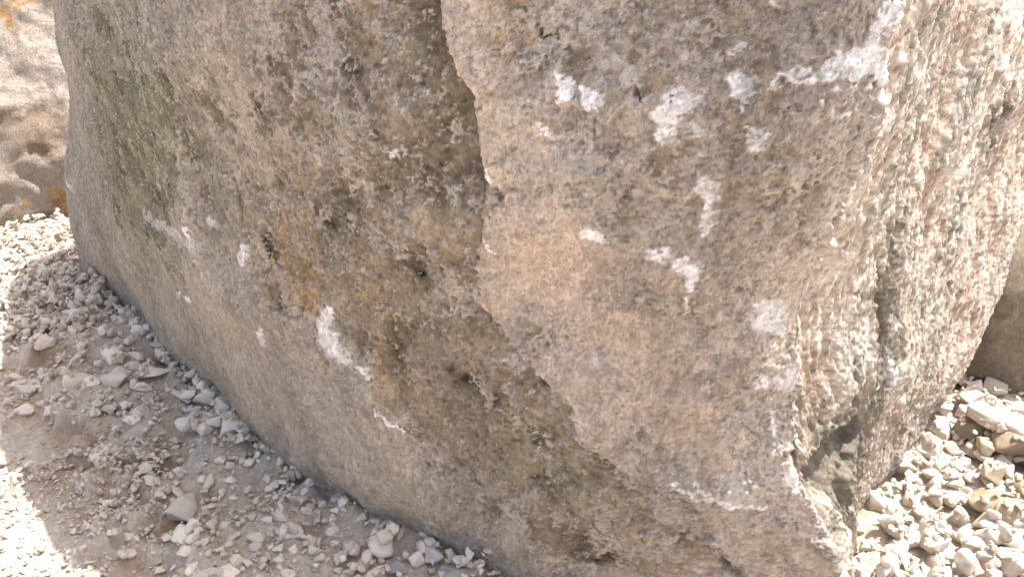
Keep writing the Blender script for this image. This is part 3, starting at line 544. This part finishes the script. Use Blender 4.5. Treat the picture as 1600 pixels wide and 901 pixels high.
    c = mix(c, (.44, .385, .325), np.clip(Zs, 0, 1)*.6*sstep(-1.6, .4, st+.6*nB))
    c = mix(c, (.27, .225, .175), np.clip(Zs, 0, 1)*sstep(.5, 1.5, st+.5*c1)*.5)
    c = mix(c, (.455, .365, .30), np.clip(Zp*.65, 0, 1))
    c = mix(c, (.37, .235, .095), np.clip(Zo*.65, 0, .75)*sstep(-.1, 1.3, c1*.6+1.0*st))
    c *= (1 + .09*st + .07*c2 + .05*ey + .04*nD)[..., None]
    # crust lobes lighter than what they grow on
    und = np.broadcast_to(np.array([.225, .182, .135], np.float32), c.shape)
    und = mix(und, (.18, .17, .12), np.clip(Zol, 0, 1)); und = mix(und, (.26, .185, .105), np.clip(Zo, 0, 1)*.7*sstep(-1., .8, st))
    und = und*(1+.22*nB+.12*nC)[..., None]
    act_c = np.clip(.25 + 1.2*Zd, 0, 1)*(1-.5*np.clip(smoothness, 0, 1))
    darkm = (1-crust)*np.clip(act_c+.15, 0, 1)
    c = c*(1-darkm[..., None]) + und*darkm[..., None]
    half = crust*(1-crust2)*act_c
    c *= (1-.26*half)[..., None]
    c = mix(c, (.52, .475, .41), rim*act_c*crust*.45)
    c = mix(c, (.17, .135, .105), spall*.55*(1-.7*np.clip(smoothness, 0, 1)))
    speck = sstep(1.7, 2.3, c2+.4*nD); c = mix(c, (.13, .10, .075), speck*.5*(1-.4*np.clip(Zs, 0, 1)))
    # broken face colours
    r = np.broadcast_to(np.array([.475, .40, .33], np.float32), c.shape)
    r = mix(r, (.64, .57, .485), np.clip(.25+.85*Zrp+.3*nA, 0, 1)*sstep(-.8, .6, .6*ey+.6*ek))
    r = mix(r, (.34, .25, .185), sstep(.1, 1.1, nB*.6-gr*.6+.4*ex)*.65)
    r = mix(r, (.42, .32, .26), np.clip(Zp, 0, 1)*.6)
    r = mix(r, (.30, .285, .255), sstep(.4, 1.3, gr*.7 + .6*ez+.3*ex)*.6)
    r = mix(r, (.19, .17, .135), np.clip(Zrd*1.05, 0, 1)*sstep(-1.6, .3, c1+.3*ey+np.clip(Zrd, 0, 2)*.8))
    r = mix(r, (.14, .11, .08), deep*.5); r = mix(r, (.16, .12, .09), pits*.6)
    r *= (1+.10*nC+.07*c2)[..., None]
    c = (c*fr[..., None] + r*rf[..., None])*np.array([1.0, 1.0, 1.0], np.float32)
    c = mix(c, (.165, .145, .11), hol*sstep(-1.2, .6, c1+.3)*.85)  # hollow mixed darker than the broken face
    # chalky bruises where the stone was struck and slung
    for ch, sg in MARKS:
        bb, m = chain(ch, .0042)
        if bb is None: continue
        w = sstep(1.5, .85, bb + .20*c2[m]+.12*nC[m]+.1*c1[m])*min(sg, 1)
        cc = c[m]; wt = (.86, .84, .84) if sg > .65 else (.72, .71, .73)
        c[m] = mix(cc, wt, w*(.95 if sg > .65 else .7)*np.clip(.90+.14*c2[m]+.12*st[m], .4, 1))
        d_ = disp[m]; d_ += .0008*w; disp[m] = d_
    scat = sstep(2.35, 2.7, c2 + .3*wx); c = mix(c, (.62, .60, .58), scat*.5)
    # the lip of the arris is chipped pale
    lip = np.exp(-((U-ucor+.004)/.006)**2)*sstep(-.4, .6, wob); c = mix(c, (.62, .56, .49), lip*.6)
    c = mix(c, (.10, .08, .06), cr_mask*.6)
    # soil dust rubbed into the foot
    foot = sstep(.10, -.02, V+.03*wx)*.7; c = mix(c, (.46, .40, .33), foot)
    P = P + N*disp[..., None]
    # ---- cap
    NR = 110
    rim_p = P[-1]; rc = c[-1]; cen = np.array([0.25, 3.05, 0]); rows = []; cols = []
    rise = .10
    tN = fnoise((512, 512), .012, 1.2, .05, 1.2, 51); 
    for i in range(1, NR+1):
        ph = (i/NR)*math.pi/2; q = cen + (rim_p-cen)*math.cos(ph); q[:, 2] = rim_p[:, 2]*(1-math.sin(ph)**2*.0) + rise*math.sin(ph)
        if i == NR: q[:, :2] = cen[:2]; q[:, 2] = 1.98
        q[:, 2] = q[:, 2]*(1-(i/NR)**2) + 1.98*(i/NR)**2
        nz = bilerp(tN, .012, q[:, 0]+9, q[:, 1]+9); q[:, 2] += .02*nz*min(1, i/8)*(1 if i < NR else 0)
        rows.append(q); cb = np.broadcast_to(np.array([.40, .35, .29], np.float32), rc.shape)*(1+.12*nz)[:, None]
        w = min(1, i/10); cols.append(rc*(1-w)+cb*w)
    P = np.concatenate([P, np.array(rows)]); c = np.concatenate([c, np.array(cols)])
    h, w = P.shape[:2]
    F = grid_faces(h, w, True)
    if s < 0: F = F[:, ::-1]
    return mesh_from('boulder', P.reshape(-1, 3), F, True, c.reshape(-1, 3))

TOP_L, TOP_M = 1.48, 1.66
UCOR = [4.05]*8
M_BOULDER = stone_material('weathered limestone', flakes=.125, tint='tint', scale=38, fine=170, bump=.22, fine_bump=.5, contrast=.19, spots=.25, dist=.010)
boulder = link('boulder', build_boulder(), M_BOULDER, category='boulder',
               label='huge upright limestone boulder with brown lichen, a pink patch and white scuffs, filling the view')

# ================================================================ boulders behind
def blob_boulder(name, center, radii, seed, amp, colors, rotz=0, crag=1.0, nu=420, nvv=220, power=2.6):
    th = np.linspace(0, 2*math.pi, nu, endpoint=False); ph = np.linspace(-math.pi/2+.02, math.pi/2-.02, nvv)
    T, Pp = np.meshgrid(th, ph)
    def sp(x, e): return np.sign(x)*np.abs(x)**e
    e = 2/power
    X = sp(np.cos(Pp), e)*sp(np.cos(T), e); Y = sp(np.cos(Pp), e)*sp(np.sin(T), e); Z = sp(np.sin(Pp), e)
    Q = np.stack([X, Y, Z], -1); nrm = Q/np.linalg.norm(Q, axis=-1, keepdims=True)
    Q = Q*np.array(radii)
    cr, sr = math.cos(rotz), math.sin(rotz)
    rot = np.array([[cr, sr, 0], [-sr, cr, 0], [0, 0, 1]])
    Q = Q@rot; nr = nrm@rot
    d = np.zeros(T.shape); tn = np.zeros(T.shape); fn = np.zeros(T.shape)
    flat = Q.reshape(-1, 3)
    o = Vector((seed*3.1, seed*1.7, 0))
    dd = np.empty(len(flat)); tt = np.empty(len(flat)); ff = np.empty(len(flat))
    for i, p in enumerate(flat):
        q = Vector(p)+o
        a = mnoise.fractal(q*1.3, 1.0, 2.1, 4)
        b = mnoise.noise(q*3.4); b2 = abs(mnoise.noise(q*6.5)); b3 = abs(mnoise.noise(q*14.)); b4 = mnoise.noise(q*30.)
        dd[i] = a*1.0 + crag*(.35*abs(b) + .26*b2 + .20*b3 + .10*abs(b4) + .07*abs(mnoise.noise(q*55.))); tt[i] = mnoise.fractal(q*2.4+Vector((5, 5, 5)), 1., 2., 5); ff[i] = b4
    d = dd.reshape(T.shape); tt = tt.reshape(T.shape); ff = ff.reshape(T.shape)
    Q = Q + nr*(d*amp)[..., None] + np.array(center)
    c = np.broadcast_to(np.array(colors[0], np.float32), Q.shape)
    c = mix(c, colors[1], sstep(-.1, .5, tt)); c = mix(c, colors[2], sstep(.24, .42, tt+.45*ff)*.8)
    c = mix(c, colors[3], sstep(.40, .62, -tt+.2*ff)*.7)
    F = grid_faces(nvv, nu, True)
    me = mesh_from(name, Q.reshape(-1, 3), F, True, c.reshape(-1, 3))
    return me
M_BACK = stone_material('craggy limestone', flakes=.12, tint='tint', scale=22, fine=120, bump=.9, fine_bump=.7, contrast=.2, dist=.04)
me = blob_boulder('pale boulder', (-3.9, 6.35, -.6), (2.6, 2.0, 2.7), 3, .12, [(.41, .35, .295), (.47, .415, .36), (.46, .25, .07), (.24, .17, .11)], rotz=R(-14), crag=1.1, nu=760, nvv=400, power=2.2)
link('craggy_boulder', me, M_BACK, category='boulder', label='craggy cream boulder with orange stains standing behind the gravel, far left')
M_BACK2 = stone_material('smooth limestone', flakes=.12, tint='tint', scale=9, fine=90, bump=.5, fine_bump=.5, contrast=.2, spots=.4, dist=.01)
me = blob_boulder('low boulder', (2.45, 3.20, .16), (1.05, .74, .52), 8, .06, [(.22, .18, .135), (.28, .235, .175), (.17, .145, .11), (.31, .26, .20)], rotz=R(4), crag=.25, nu=360, nvv=160, power=3.0)
link('low_boulder', me, M_BACK2, category='boulder', label='smooth olive-brown boulder in shade behind the pale slab, far right')

# ================================================================ loose stones
def stone_mesh(name, seed, npts=13, flat=(1, .8, .65), bevel=.09, rough=.035, cuts=2):
    rng = random.Random(seed)
    bm = bmesh.new()
    for i in range(npts):
        while True:
            p = Vector((rng.uniform(-1, 1), rng.uniform(-1, 1), rng.uniform(-1, 1)))
            if .55 < p.length < 1.15: break
        p = p.normalized()*rng.uniform(.85, 1.1)
        bm.verts.new((p.x*flat[0], p.y*flat[1], p.z*flat[2]))
    r = bmesh.ops.convex_hull(bm, input=bm.verts)
    bmesh.ops.delete(bm, geom=[v for v in bm.verts if not v.link_faces], context='VERTS')
    bmesh.ops.dissolve_limit(bm, angle_limit=R(14), verts=bm.verts, edges=bm.edges)
    bmesh.ops.bevel(bm, geom=list(bm.edges), offset=bevel, segments=2, profile=.6, affect='EDGES', clamp_overlap=True)
    bmesh.ops.triangulate(bm, faces=bm.faces)
    if cuts:
        bmesh.ops.subdivide_edges(bm, edges=[e for e in bm.edges if e.calc_length() > .22], cuts=cuts, use_grid_fill=True)
        bmesh.ops.triangulate(bm, faces=bm.faces)
    o = Vector((seed*2.3, 1, 5))
    bm.normal_update()
    for v in bm.verts:
        n = mnoise.noise(v.co*2.2+o)*1.6 + mnoise.noise(v.co*6+o)*.7 + (abs(mnoise.noise(v.co*11+o)))*.5
        v.co += v.normal*n*rough
    bmesh.ops.remove_doubles(bm, verts=bm.verts, dist=.004)
    # unit bounding half-size
    mx = max(max(abs(c) for c in v.co) for v in bm.verts)
    for v in bm.verts: v.co /= mx
    me = bpy.data.meshes.new(name); bm.to_mesh(me); bm.free()
    me.polygons.foreach_set('use_smooth', np.ones(len(me.polygons), bool))
    return me
M_FRESH = stone_material('fresh limestone', base=(.86, .78, .68), dark=(.77, .69, .59), scale=3.2, fine=16, bump=.35, fine_bump=.35, contrast=.09, per_object=.12, dist=.006)  # paler copy of the crushed limestone, lifted to offset the boulder's shade
M_WHITE = stone_material('crushed limestone', base=(.60, .535, .46), dark=(.48, .42, .35), scale=3.2, fine=16, bump=.35, fine_bump=.35, contrast=.09, per_object=.16, dist=.006)  # base toned down against the full sun on the right-hand heap
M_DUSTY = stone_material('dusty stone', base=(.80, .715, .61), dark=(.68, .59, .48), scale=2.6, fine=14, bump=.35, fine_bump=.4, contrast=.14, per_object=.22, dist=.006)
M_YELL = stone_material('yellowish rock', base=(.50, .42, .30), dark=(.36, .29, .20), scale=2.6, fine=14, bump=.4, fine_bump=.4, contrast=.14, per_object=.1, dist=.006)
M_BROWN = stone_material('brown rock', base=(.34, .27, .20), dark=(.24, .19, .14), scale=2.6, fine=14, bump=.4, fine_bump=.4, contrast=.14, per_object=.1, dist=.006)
M_GREYR = stone_material('grey rock', base=(.40, .385, .36), dark=(.30, .285, .26), scale=3, fine=14, bump=.4, fine_bump=.5, contrast=.2, per_object=.1, dist=.006)
SHAPES = [(1, .85, .7), (1, .7, .55), (1, .62, .62), (1, .9, .8), (1, .75, .45), (1, .55, .5), (1, .8, .6)]
KW = [stone_mesh('crushed rock shape', 100+i, npts=[10, 12, 14, 11][i % 4], flat=SHAPES[i % 7], bevel=.07, rough=.03) for i in range(16)]
KD = [stone_mesh('rubble shape', 200+i, npts=[16, 20, 14, 24][i % 4], flat=SHAPES[(i+2) % 7], bevel=.12, rough=.05) for i in range(14)]
VERT = {}
def verts_of(me):
    if me.name not in VERT:
        a = np.empty(len(me.vertices)*3, np.float32); me.vertices.foreach_get('co', a); VERT[me.name] = a.reshape(-1, 3)
    return VERT[me.name]

# height of what is already lying there, sampled on a 6 mm grid
HC = .006; HX0, HY0 = -3.4, 1.2; HNX, HNY = int(6.8/HC), int(4.2/HC)
hx = HX0+np.arange(HNX)*HC; hy = HY0+np.arange(HNY)*HC
xx, yy = np.meshgrid(hx, hy)
ii = np.clip(np.searchsorted(gx, hx)-1, 0, len(gx)-2); jj = np.clip(np.searchsorted(gy, hy)-1, 0, len(gy)-2)
GH = GZ[np.ix_(jj, ii)].astype(np.float32)
PILE = GH.copy()
DF = D[np.ix_(jj, ii)]

def settle(me, x, y, size, rot, squash=(1, 1, 1), embed=.25):
    """lowest resting height for this stone at x, y; returns placement and writes it into PILE"""
    V = verts_of(me)*np.array(squash)*size
    Mx = np.array(rot.to_matrix()); V = V@Mx.T
    ci = np.round((V[:, 0]+x-HX0)/HC).astype(int); cj = np.round((V[:, 1]+y-HY0)/HC).astype(int)
    ok = (ci >= 0) & (ci < HNX) & (cj >= 0) & (cj < HNY)
    if ok.sum() < 10: return None
    V = V[ok]; ci = ci[ok]; cj = cj[ok]
    low = V[:, 2] < 0
    g = PILE[cj[low], ci[low]] - V[low, 2]
    z = np.percentile(g, 90) - embed*size*.5
    return z, (V, ci, cj)
def commit(z, pk):
    V, ci, cj = pk
    key = cj*HNX+ci; top = V[:, 2] > -.2*np.abs(V[:, 2]).max()
    np.maximum.at(PILE.ravel(), key[top], (V[top, 2]+z).astype(np.float32))

def put(name, me, mat, x, y, size, rng, tries=4, embed=.25, squash=(1, 1, 1), yaw=None, tilt=.5, **props):
    best = None
    for _ in range(tries):
        e = Euler((rng.gauss(0, tilt), rng.gauss(0, tilt), yaw if yaw is not None else rng.uniform(0, 6.28)))
        r = settle(me, x, y, size, e, squash, embed)
        if r and (best is None or r[0] < best[0]): best = (r[0], r[1], e)
    if not best: return None
    z, pk, e = best; commit(z, pk)
    o = bpy.data.objects.new(name, me); COL.objects.link(o)
    o.location = (x, y, z); o.rotation_euler = e; o.scale = tuple(size*s for s in squash)
    if not me.materials: me.materials.append(mat)
    if me.materials[0] != mat:
        o.material_slots[0].link = 'OBJECT'; o.material_slots[0].material = mat
    for k, v in props.items(): o[k] = v
    return o
for me in KW: me.materials.append(M_WHITE)
for me in KD: me.materials.append(M_DUSTY)

def right_label(x, y, s):
    size = 'large' if s > .048 else ('middling' if s > .040 else 'small')
    if dfoot(x, y) < .12: where = "touching the foot of the boulder's sunlit side"
    elif y > 2.12: where = 'near the pale slab at the top of the heap'
    elif y < 1.72: where = 'in the lowest part of the sunlit heap'
    elif x > 1.38: where = 'by the right edge of the sunlit heap'
    else: where = 'in the middle of the sunlit heap'
    return '%s angular whitish rock %s' % (size, where), '%s crushed rocks %s' % (size, where)
def left_label(x, y, s, fresh=False):
    size = 'large' if s > .034 else ('middling' if s > .021 else 'small')
    if fresh: return '%s fresh white stone in the small heap against the boulder foot' % size, '%s white stones of the small heap' % size
    if y > 3.2: where = 'on the gravel flat beyond the bank'
    elif dfoot(x, y) < .18: where = 'on the crest of the soil bank along the boulder'
    elif dfoot(x, y) < .52: where = 'on the sloping face of the soil bank'
    elif y > 2.6: where = 'on the upper rubble left of the bank'
    else: where = 'on the bare trodden soil below the bank'
    return '%s dusty pale stone %s' % (size, where), '%s stones %s' % (size, where)

def dfoot(x, y):
    i = int((x-HX0)/HC); j = int((y-HY0)/HC)
    return DF[min(max(j, 0), HNY-1), min(max(i, 0), HNX-1)]

# -- right-hand heap of crushed limestone: a lower layer, then the stones seen on top
rng = random.Random(3)
pts = []
for _ in range(9000):
    x = rng.uniform(.85, 2.0); y = rng.uniform(1.42, 2.72)
    if dfoot(x, y) < .02 or dfoot(x, y) > .95: continue
    if all((x-a)**2+(y-b)**2 > .062**2 for a, b in pts): pts.append((x, y))
for x, y in pts[:175]:
    me = rng.choice(KW)
    s = rng.uniform(.032, .048); lb, gp = right_label(x, y, s)
    put('crushed_rock', me, M_WHITE, x, y, s, rng, 3, .2, label=lb, category='rock', group=gp)
for k, (x, y, w, h) in enumerate(RIGHT_STONES):
    me = KW[k % len(KW)]
    if dfoot(x, y) < .0: x += .03
    s = max(w, h)*.60; lb, gp = right_label(x, y, s)
    put('crushed_rock', me, M_WHITE, x, y, s, rng, 6, .25, tilt=.45, label=lb, category='rock', group=gp)
def special(name, me, mat, x, y, size, label, squash=(1, 1, 1), yaw=0, tilt=.12, embed=.2, cat='rock'):
    return put(name, me, mat, x, y, size, random.Random(int(x*1000)), 5, embed, squash, yaw, tilt, label=label, category=cat)
big = stone_mesh('layered rock shape', 301, 22, (1, .55, .42), .07, .05, 3)
special('layered_rock', big, M_YELL, 1.40, 1.89, .085, 'long yellowish layered rock lying across the crushed stones', yaw=-.3)
special('crushed_rock', stone_mesh('block', 302, 14, (1, .9, .75), .08, .03, 3), M_YELL, 1.535, 1.96, .062, 'large buff block leaning at the right end of the heap below the slab', yaw=.5)
special('crushed_rock', stone_mesh('block', 303, 13, (.8, .7, 1), .10, .03, 3), M_YELL, 1.44, 2.03, .042, 'yellow-tinted upright rock among white ones below the slab', yaw=.2)
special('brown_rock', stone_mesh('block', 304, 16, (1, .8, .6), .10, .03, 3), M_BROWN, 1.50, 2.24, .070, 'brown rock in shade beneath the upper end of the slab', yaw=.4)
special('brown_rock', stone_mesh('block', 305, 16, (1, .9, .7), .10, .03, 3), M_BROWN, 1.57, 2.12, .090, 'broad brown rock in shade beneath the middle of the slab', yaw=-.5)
special('crushed_rock', KW[3], M_YELL, 1.47, 2.13, .036, 'cream rock catching sun just below the shaded brown rocks', yaw=.9)
special('crushed_rock', KW[5], M_WHITE, 1.555, 2.40, .045, 'small pale block lodged where slab and boulder meet', yaw=.1)
# the slab
bm = bmesh.new(); bmesh.ops.create_cube(bm, size=2)
bmesh.ops.bevel(bm, geom=list(bm.edges), offset=.16, segments=2, profile=.6, affect='EDGES')
bmesh.ops.subdivide_edges(bm, edges=[e for e in bm.edges if e.calc_length() > .5], cuts=24, use_grid_fill=True)
bmesh.ops.triangulate(bm, faces=bm.faces); bm.normal_update()
S = Vector((.34, .046, .018))
for v in bm.verts:
    v.co = Vector((v.co.x*S.x, v.co.y*S.y*(1+.18*mnoise.noise(Vector((v.co.x*2, 0, 3)))), v.co.z*S.z))
    v.co += Vector((0, 1, .6))*mnoise.noise(v.co*9)*.012 + v.normal*(.007*mnoise.noise(v.co*26)+.006*abs(mnoise.noise(v.co*60)))
me = bpy.data.meshes.new('slab'); bm.to_mesh(me); bm.free(); me.polygons.foreach_set('use_smooth', np.ones(len(me.polygons), bool))
M_SLAB = stone_material('slab stone', base=(.60, .54, .46), dark=(.46, .40, .32), scale=14, fine=90, bump=.5, fine_bump=.5, contrast=.12, dist=.012)
link('stone_slab', me, M_SLAB, loc=(1.69, 2.00, .105), rot=(R(-12), R(3), R(-51)), category='slab', label='long flat pale stone slab lying across shaded brown rocks at the right edge')

# -- left: rubble bank
rng = random.Random(5)
NOTED = {  # index in LEFT_STONES -> own label
  1: 'largest pale stone on the upper left gravel, near the picture edge', 3: 'long low pale stone lying flat at the left edge of the rubble', 2: 'isolated whitish stone at the left edge above the bare soil',
  5: 'wide pale stone in the middle of the upper left rubble', 8: 'rounded pale stone standing in the upper rubble, nearest the boulder corner',
  13: 'long flat slabby stone set in the top of the soil bank', 14: 'pale elongated stone at the top of the scarp', 15: 'tall narrow stone on the face of the scarp',
  21: 'long white stone at the left end of the small white heap', 25: 'tallest upright white stone in the small white heap', 30: 'broad white stone at the right front of the small white heap',
  39: 'tall rounded stone standing alone on the lower bank', 40: 'round white stone lying against a narrow one on the lower bank', 41: 'narrow white stone leaning on the round white one',
  50: 'broad dusty stone half buried at the bottom of the picture', 60: 'pale block near the boulder foot below the white heap', 65: 'dusty stone sunk in the bank halfway down',
  66: 'big grey stone wedged in the hollow under the boulder foot', 67: 'bright white block at the boulder foot in the bottom of the picture'}
for k, (x, y, w, h) in enumerate(LEFT_STONES):
    d = dfoot(x, y)
    if d < .01:
        x -= .03; y -= .02
    white = 21 <= k <= 38
    s = max(w, h)*.64
    kk = KW if white else (KD if k % 3 else KW)
    if white: s *= 1.2
    lab, grp = left_label(x, y, s, white)
    props = dict(label=NOTED.get(k, lab), category='stone')
    if k not in NOTED: props['group'] = grp
    sq = (1, 1, 1)
    if w > h*2.2: sq = (1, .7, .5)
    put('rubble_stone', rng.choice(kk), M_FRESH if white or k in (60, 67, 40, 41) else (M_GREYR if k == 66 else M_DUSTY), x, y, s, rng, 5, .35 if not white else .0, squash=sq, tilt=.3,
        yaw=(math.pi/2-.3 if h > 1.3*w else rng.uniform(-.4, .4)), **props)
special('grey_boulder', stone_mesh('grey', 311, 30, (1, .75, .6), .12, .06, 3), M_GREYR, -.13, 1.60, .085, 'rounded dusty grey rock at the boulder foot, bottom of the picture', yaw=.1, embed=.5)
special('flat_rock', stone_mesh('flat', 312, 20, (1, .6, .3), .08, .05, 3), M_BROWN, -1.30, 2.80, .085, 'flat olive-brown rock lying on top of the bank by the boulder', yaw=-.2, embed=.3)
# more of them, dense on the bank, few on the trodden soil
n = 0
placed = []
while n < 150:
    x = rng.uniform(-2.6, .1); y = rng.uniform(1.55, 3.9)
    d = dfoot(x, y)
    if d < .02: continue
    dens = 1.0 if d < .5 else (.45 if y > 2.75 else .05)
    if rng.random() > dens: continue
    s = rng.choice([.014, .016, .019, .022, .026, .030])*(1.15 if y > 2.6 else 1)
    if any((x-a)**2+(y-b)**2 < (1.3*(s+q))**2 for a, b, q in placed): continue
    placed.append((x, y, s)); n += 1
    put('rubble_stone', rng.choice(KD+KW[:6]), M_DUSTY, x, y, s, rng, 3, .4, tilt=.5, label=left_label(x, y, s)[0], category='stone', group=left_label(x, y, s)[1])

G_FT = 'stones packed along the foot of the boulder'
n = 0
while n < 55:
    x = rng.uniform(-2.1, .3); y = rng.uniform(1.5, 3.6); d = dfoot(x, y)
    if not (.0 < d < .07): continue
    n += 1
    put('rubble_stone', rng.choice(KD+KW[:8]), M_DUSTY, x, y, rng.choice([.014, .018, .022, .027]), rng, 3, .3, tilt=.5,
        label='dusty stone packed right against the shaded foot of the big boulder', category='stone', group=G_FT)

# -- everything smaller: one mass of gravel and grit
def bake_gravel():
    rng = np.random.default_rng(9); pr = random.Random(9)
    prot = []
    for i in range(10):
        me_ = stone_mesh('pebble', 400+i, 11, SHAPES[i % 7], .10, .0, 0)
        me_.calc_loop_triangles()
        tri = np.empty(len(me_.loop_triangles)*3, np.int32); me_.loop_triangles.foreach_get('vertices', tri)
        prot.append((verts_of(me_).copy(), tri.reshape(-1, 3))); VERT.pop(me_.name, None)
        bpy.data.meshes.remove(me_)
    Vs, Fs, Cs = [], [], []; off = 0
    def add(x, y, s, embed):
        nonlocal off
        i = int((x-HX0)/HC); j = int((y-HY0)/HC)
        if not (3 < i < HNX-4 and 3 < j < HNY-4): return
        V, F = prot[rng.integers(10)]
        e = Euler(tuple(rng.uniform(-.8, .8, 2))+(rng.uniform(0, 6.28),)).to_matrix()
        z = PILE[j-1:j+2, i-1:i+2].max() if s > .008 else PILE[j, i]
        W = V@np.array(e).T*s; h = W[:, 2].max()
        W = W+np.array([x, y, z + h*(1-embed)*.7])
        if s > .009:
            r = max(1, int(s*.6/HC)); PILE[j-r:j+r+1, i-r:i+r+1] = np.maximum(PILE[j-r:j+r+1, i-r:i+r+1], z+h*.9)
        Vs.append(W); Fs.append(F+off); off += len(W)
        k = rng.random(); base = np.array([.62, .54, .445]) if k > .5 else (np.array([.68, .62, .54]) if k > .22 else np.array([.52, .44, .345]))
        Cs.append(np.broadcast_to(base*rng.uniform(.85, 1.1), W.shape))
    def over(x, y):
        i = int((x-HX0)/HC); j = int((y-HY0)/HC); return PILE0[j, i] > GH[j, i] + .006
    PILE0 = PILE.copy()
    # bank: grit of all sizes
    for _ in range(38000):
        x = rng.uniform(-2.4, .75); y = rng.uniform(1.3, 3.4); d = dfoot(x, y)
        if d < .0: continue
        sc_ = bilerp(n_scr, .01, np.array([x+20.]), np.array([y+20.]))[0]
        dd = d+.07*sc_
        dens = 1.0 if dd < .52 else (.55 if y > 2.7 else .05+.14*(sc_ > .6))
        if rng.random() > dens: continue
        s = .0028 + .0085*rng.power(.5)*rng.random() if rng.random() > .12 else rng.uniform(.009, .016)
        if over(x, y) and rng.random() > .12: continue
        add(x, y, s, rng.uniform(.0, .5))
    # flat gravel on the far left, larger and dense
    for _ in range(6500):
        x = rng.uniform(-3.35, -1.7); y = rng.uniform(3.0, 5.2)
        if dfoot(x, y) < .01: continue
        add(x, y, rng.uniform(.010, .026), .1)
    # chips between the crushed rocks on the right
    for _ in range(2600):
        x = rng.uniform(.85, 2.5); y = rng.uniform(1.35, 2.9); d = dfoot(x, y)
        if d < .0: continue
        add(x, y, rng.uniform(.005, .016), .2)
    for _ in range(2500):
        x = rng.uniform(-1.9, -1.1); y = rng.uniform(1.4, 2.3); add(x, y, .003+.009*rng.random()**2, .3)
    V = np.concatenate(Vs); F = np.concatenate(Fs); C = np.concatenate(Cs)
    print('gravel', len(V), len(F))
    return mesh_from('gravel', V, F, False, C)
M_GRAV = stone_material('gravel', tint='tint', scale=30, fine=200, bump=.3, fine_bump=.3, contrast=.12, dist=.006)
link('gravel', bake_gravel(), M_GRAV, kind='stuff', label='pale gravel and grit scattered over the soil around the boulder', category='gravel')
print('objects', len(bpy.data.objects))
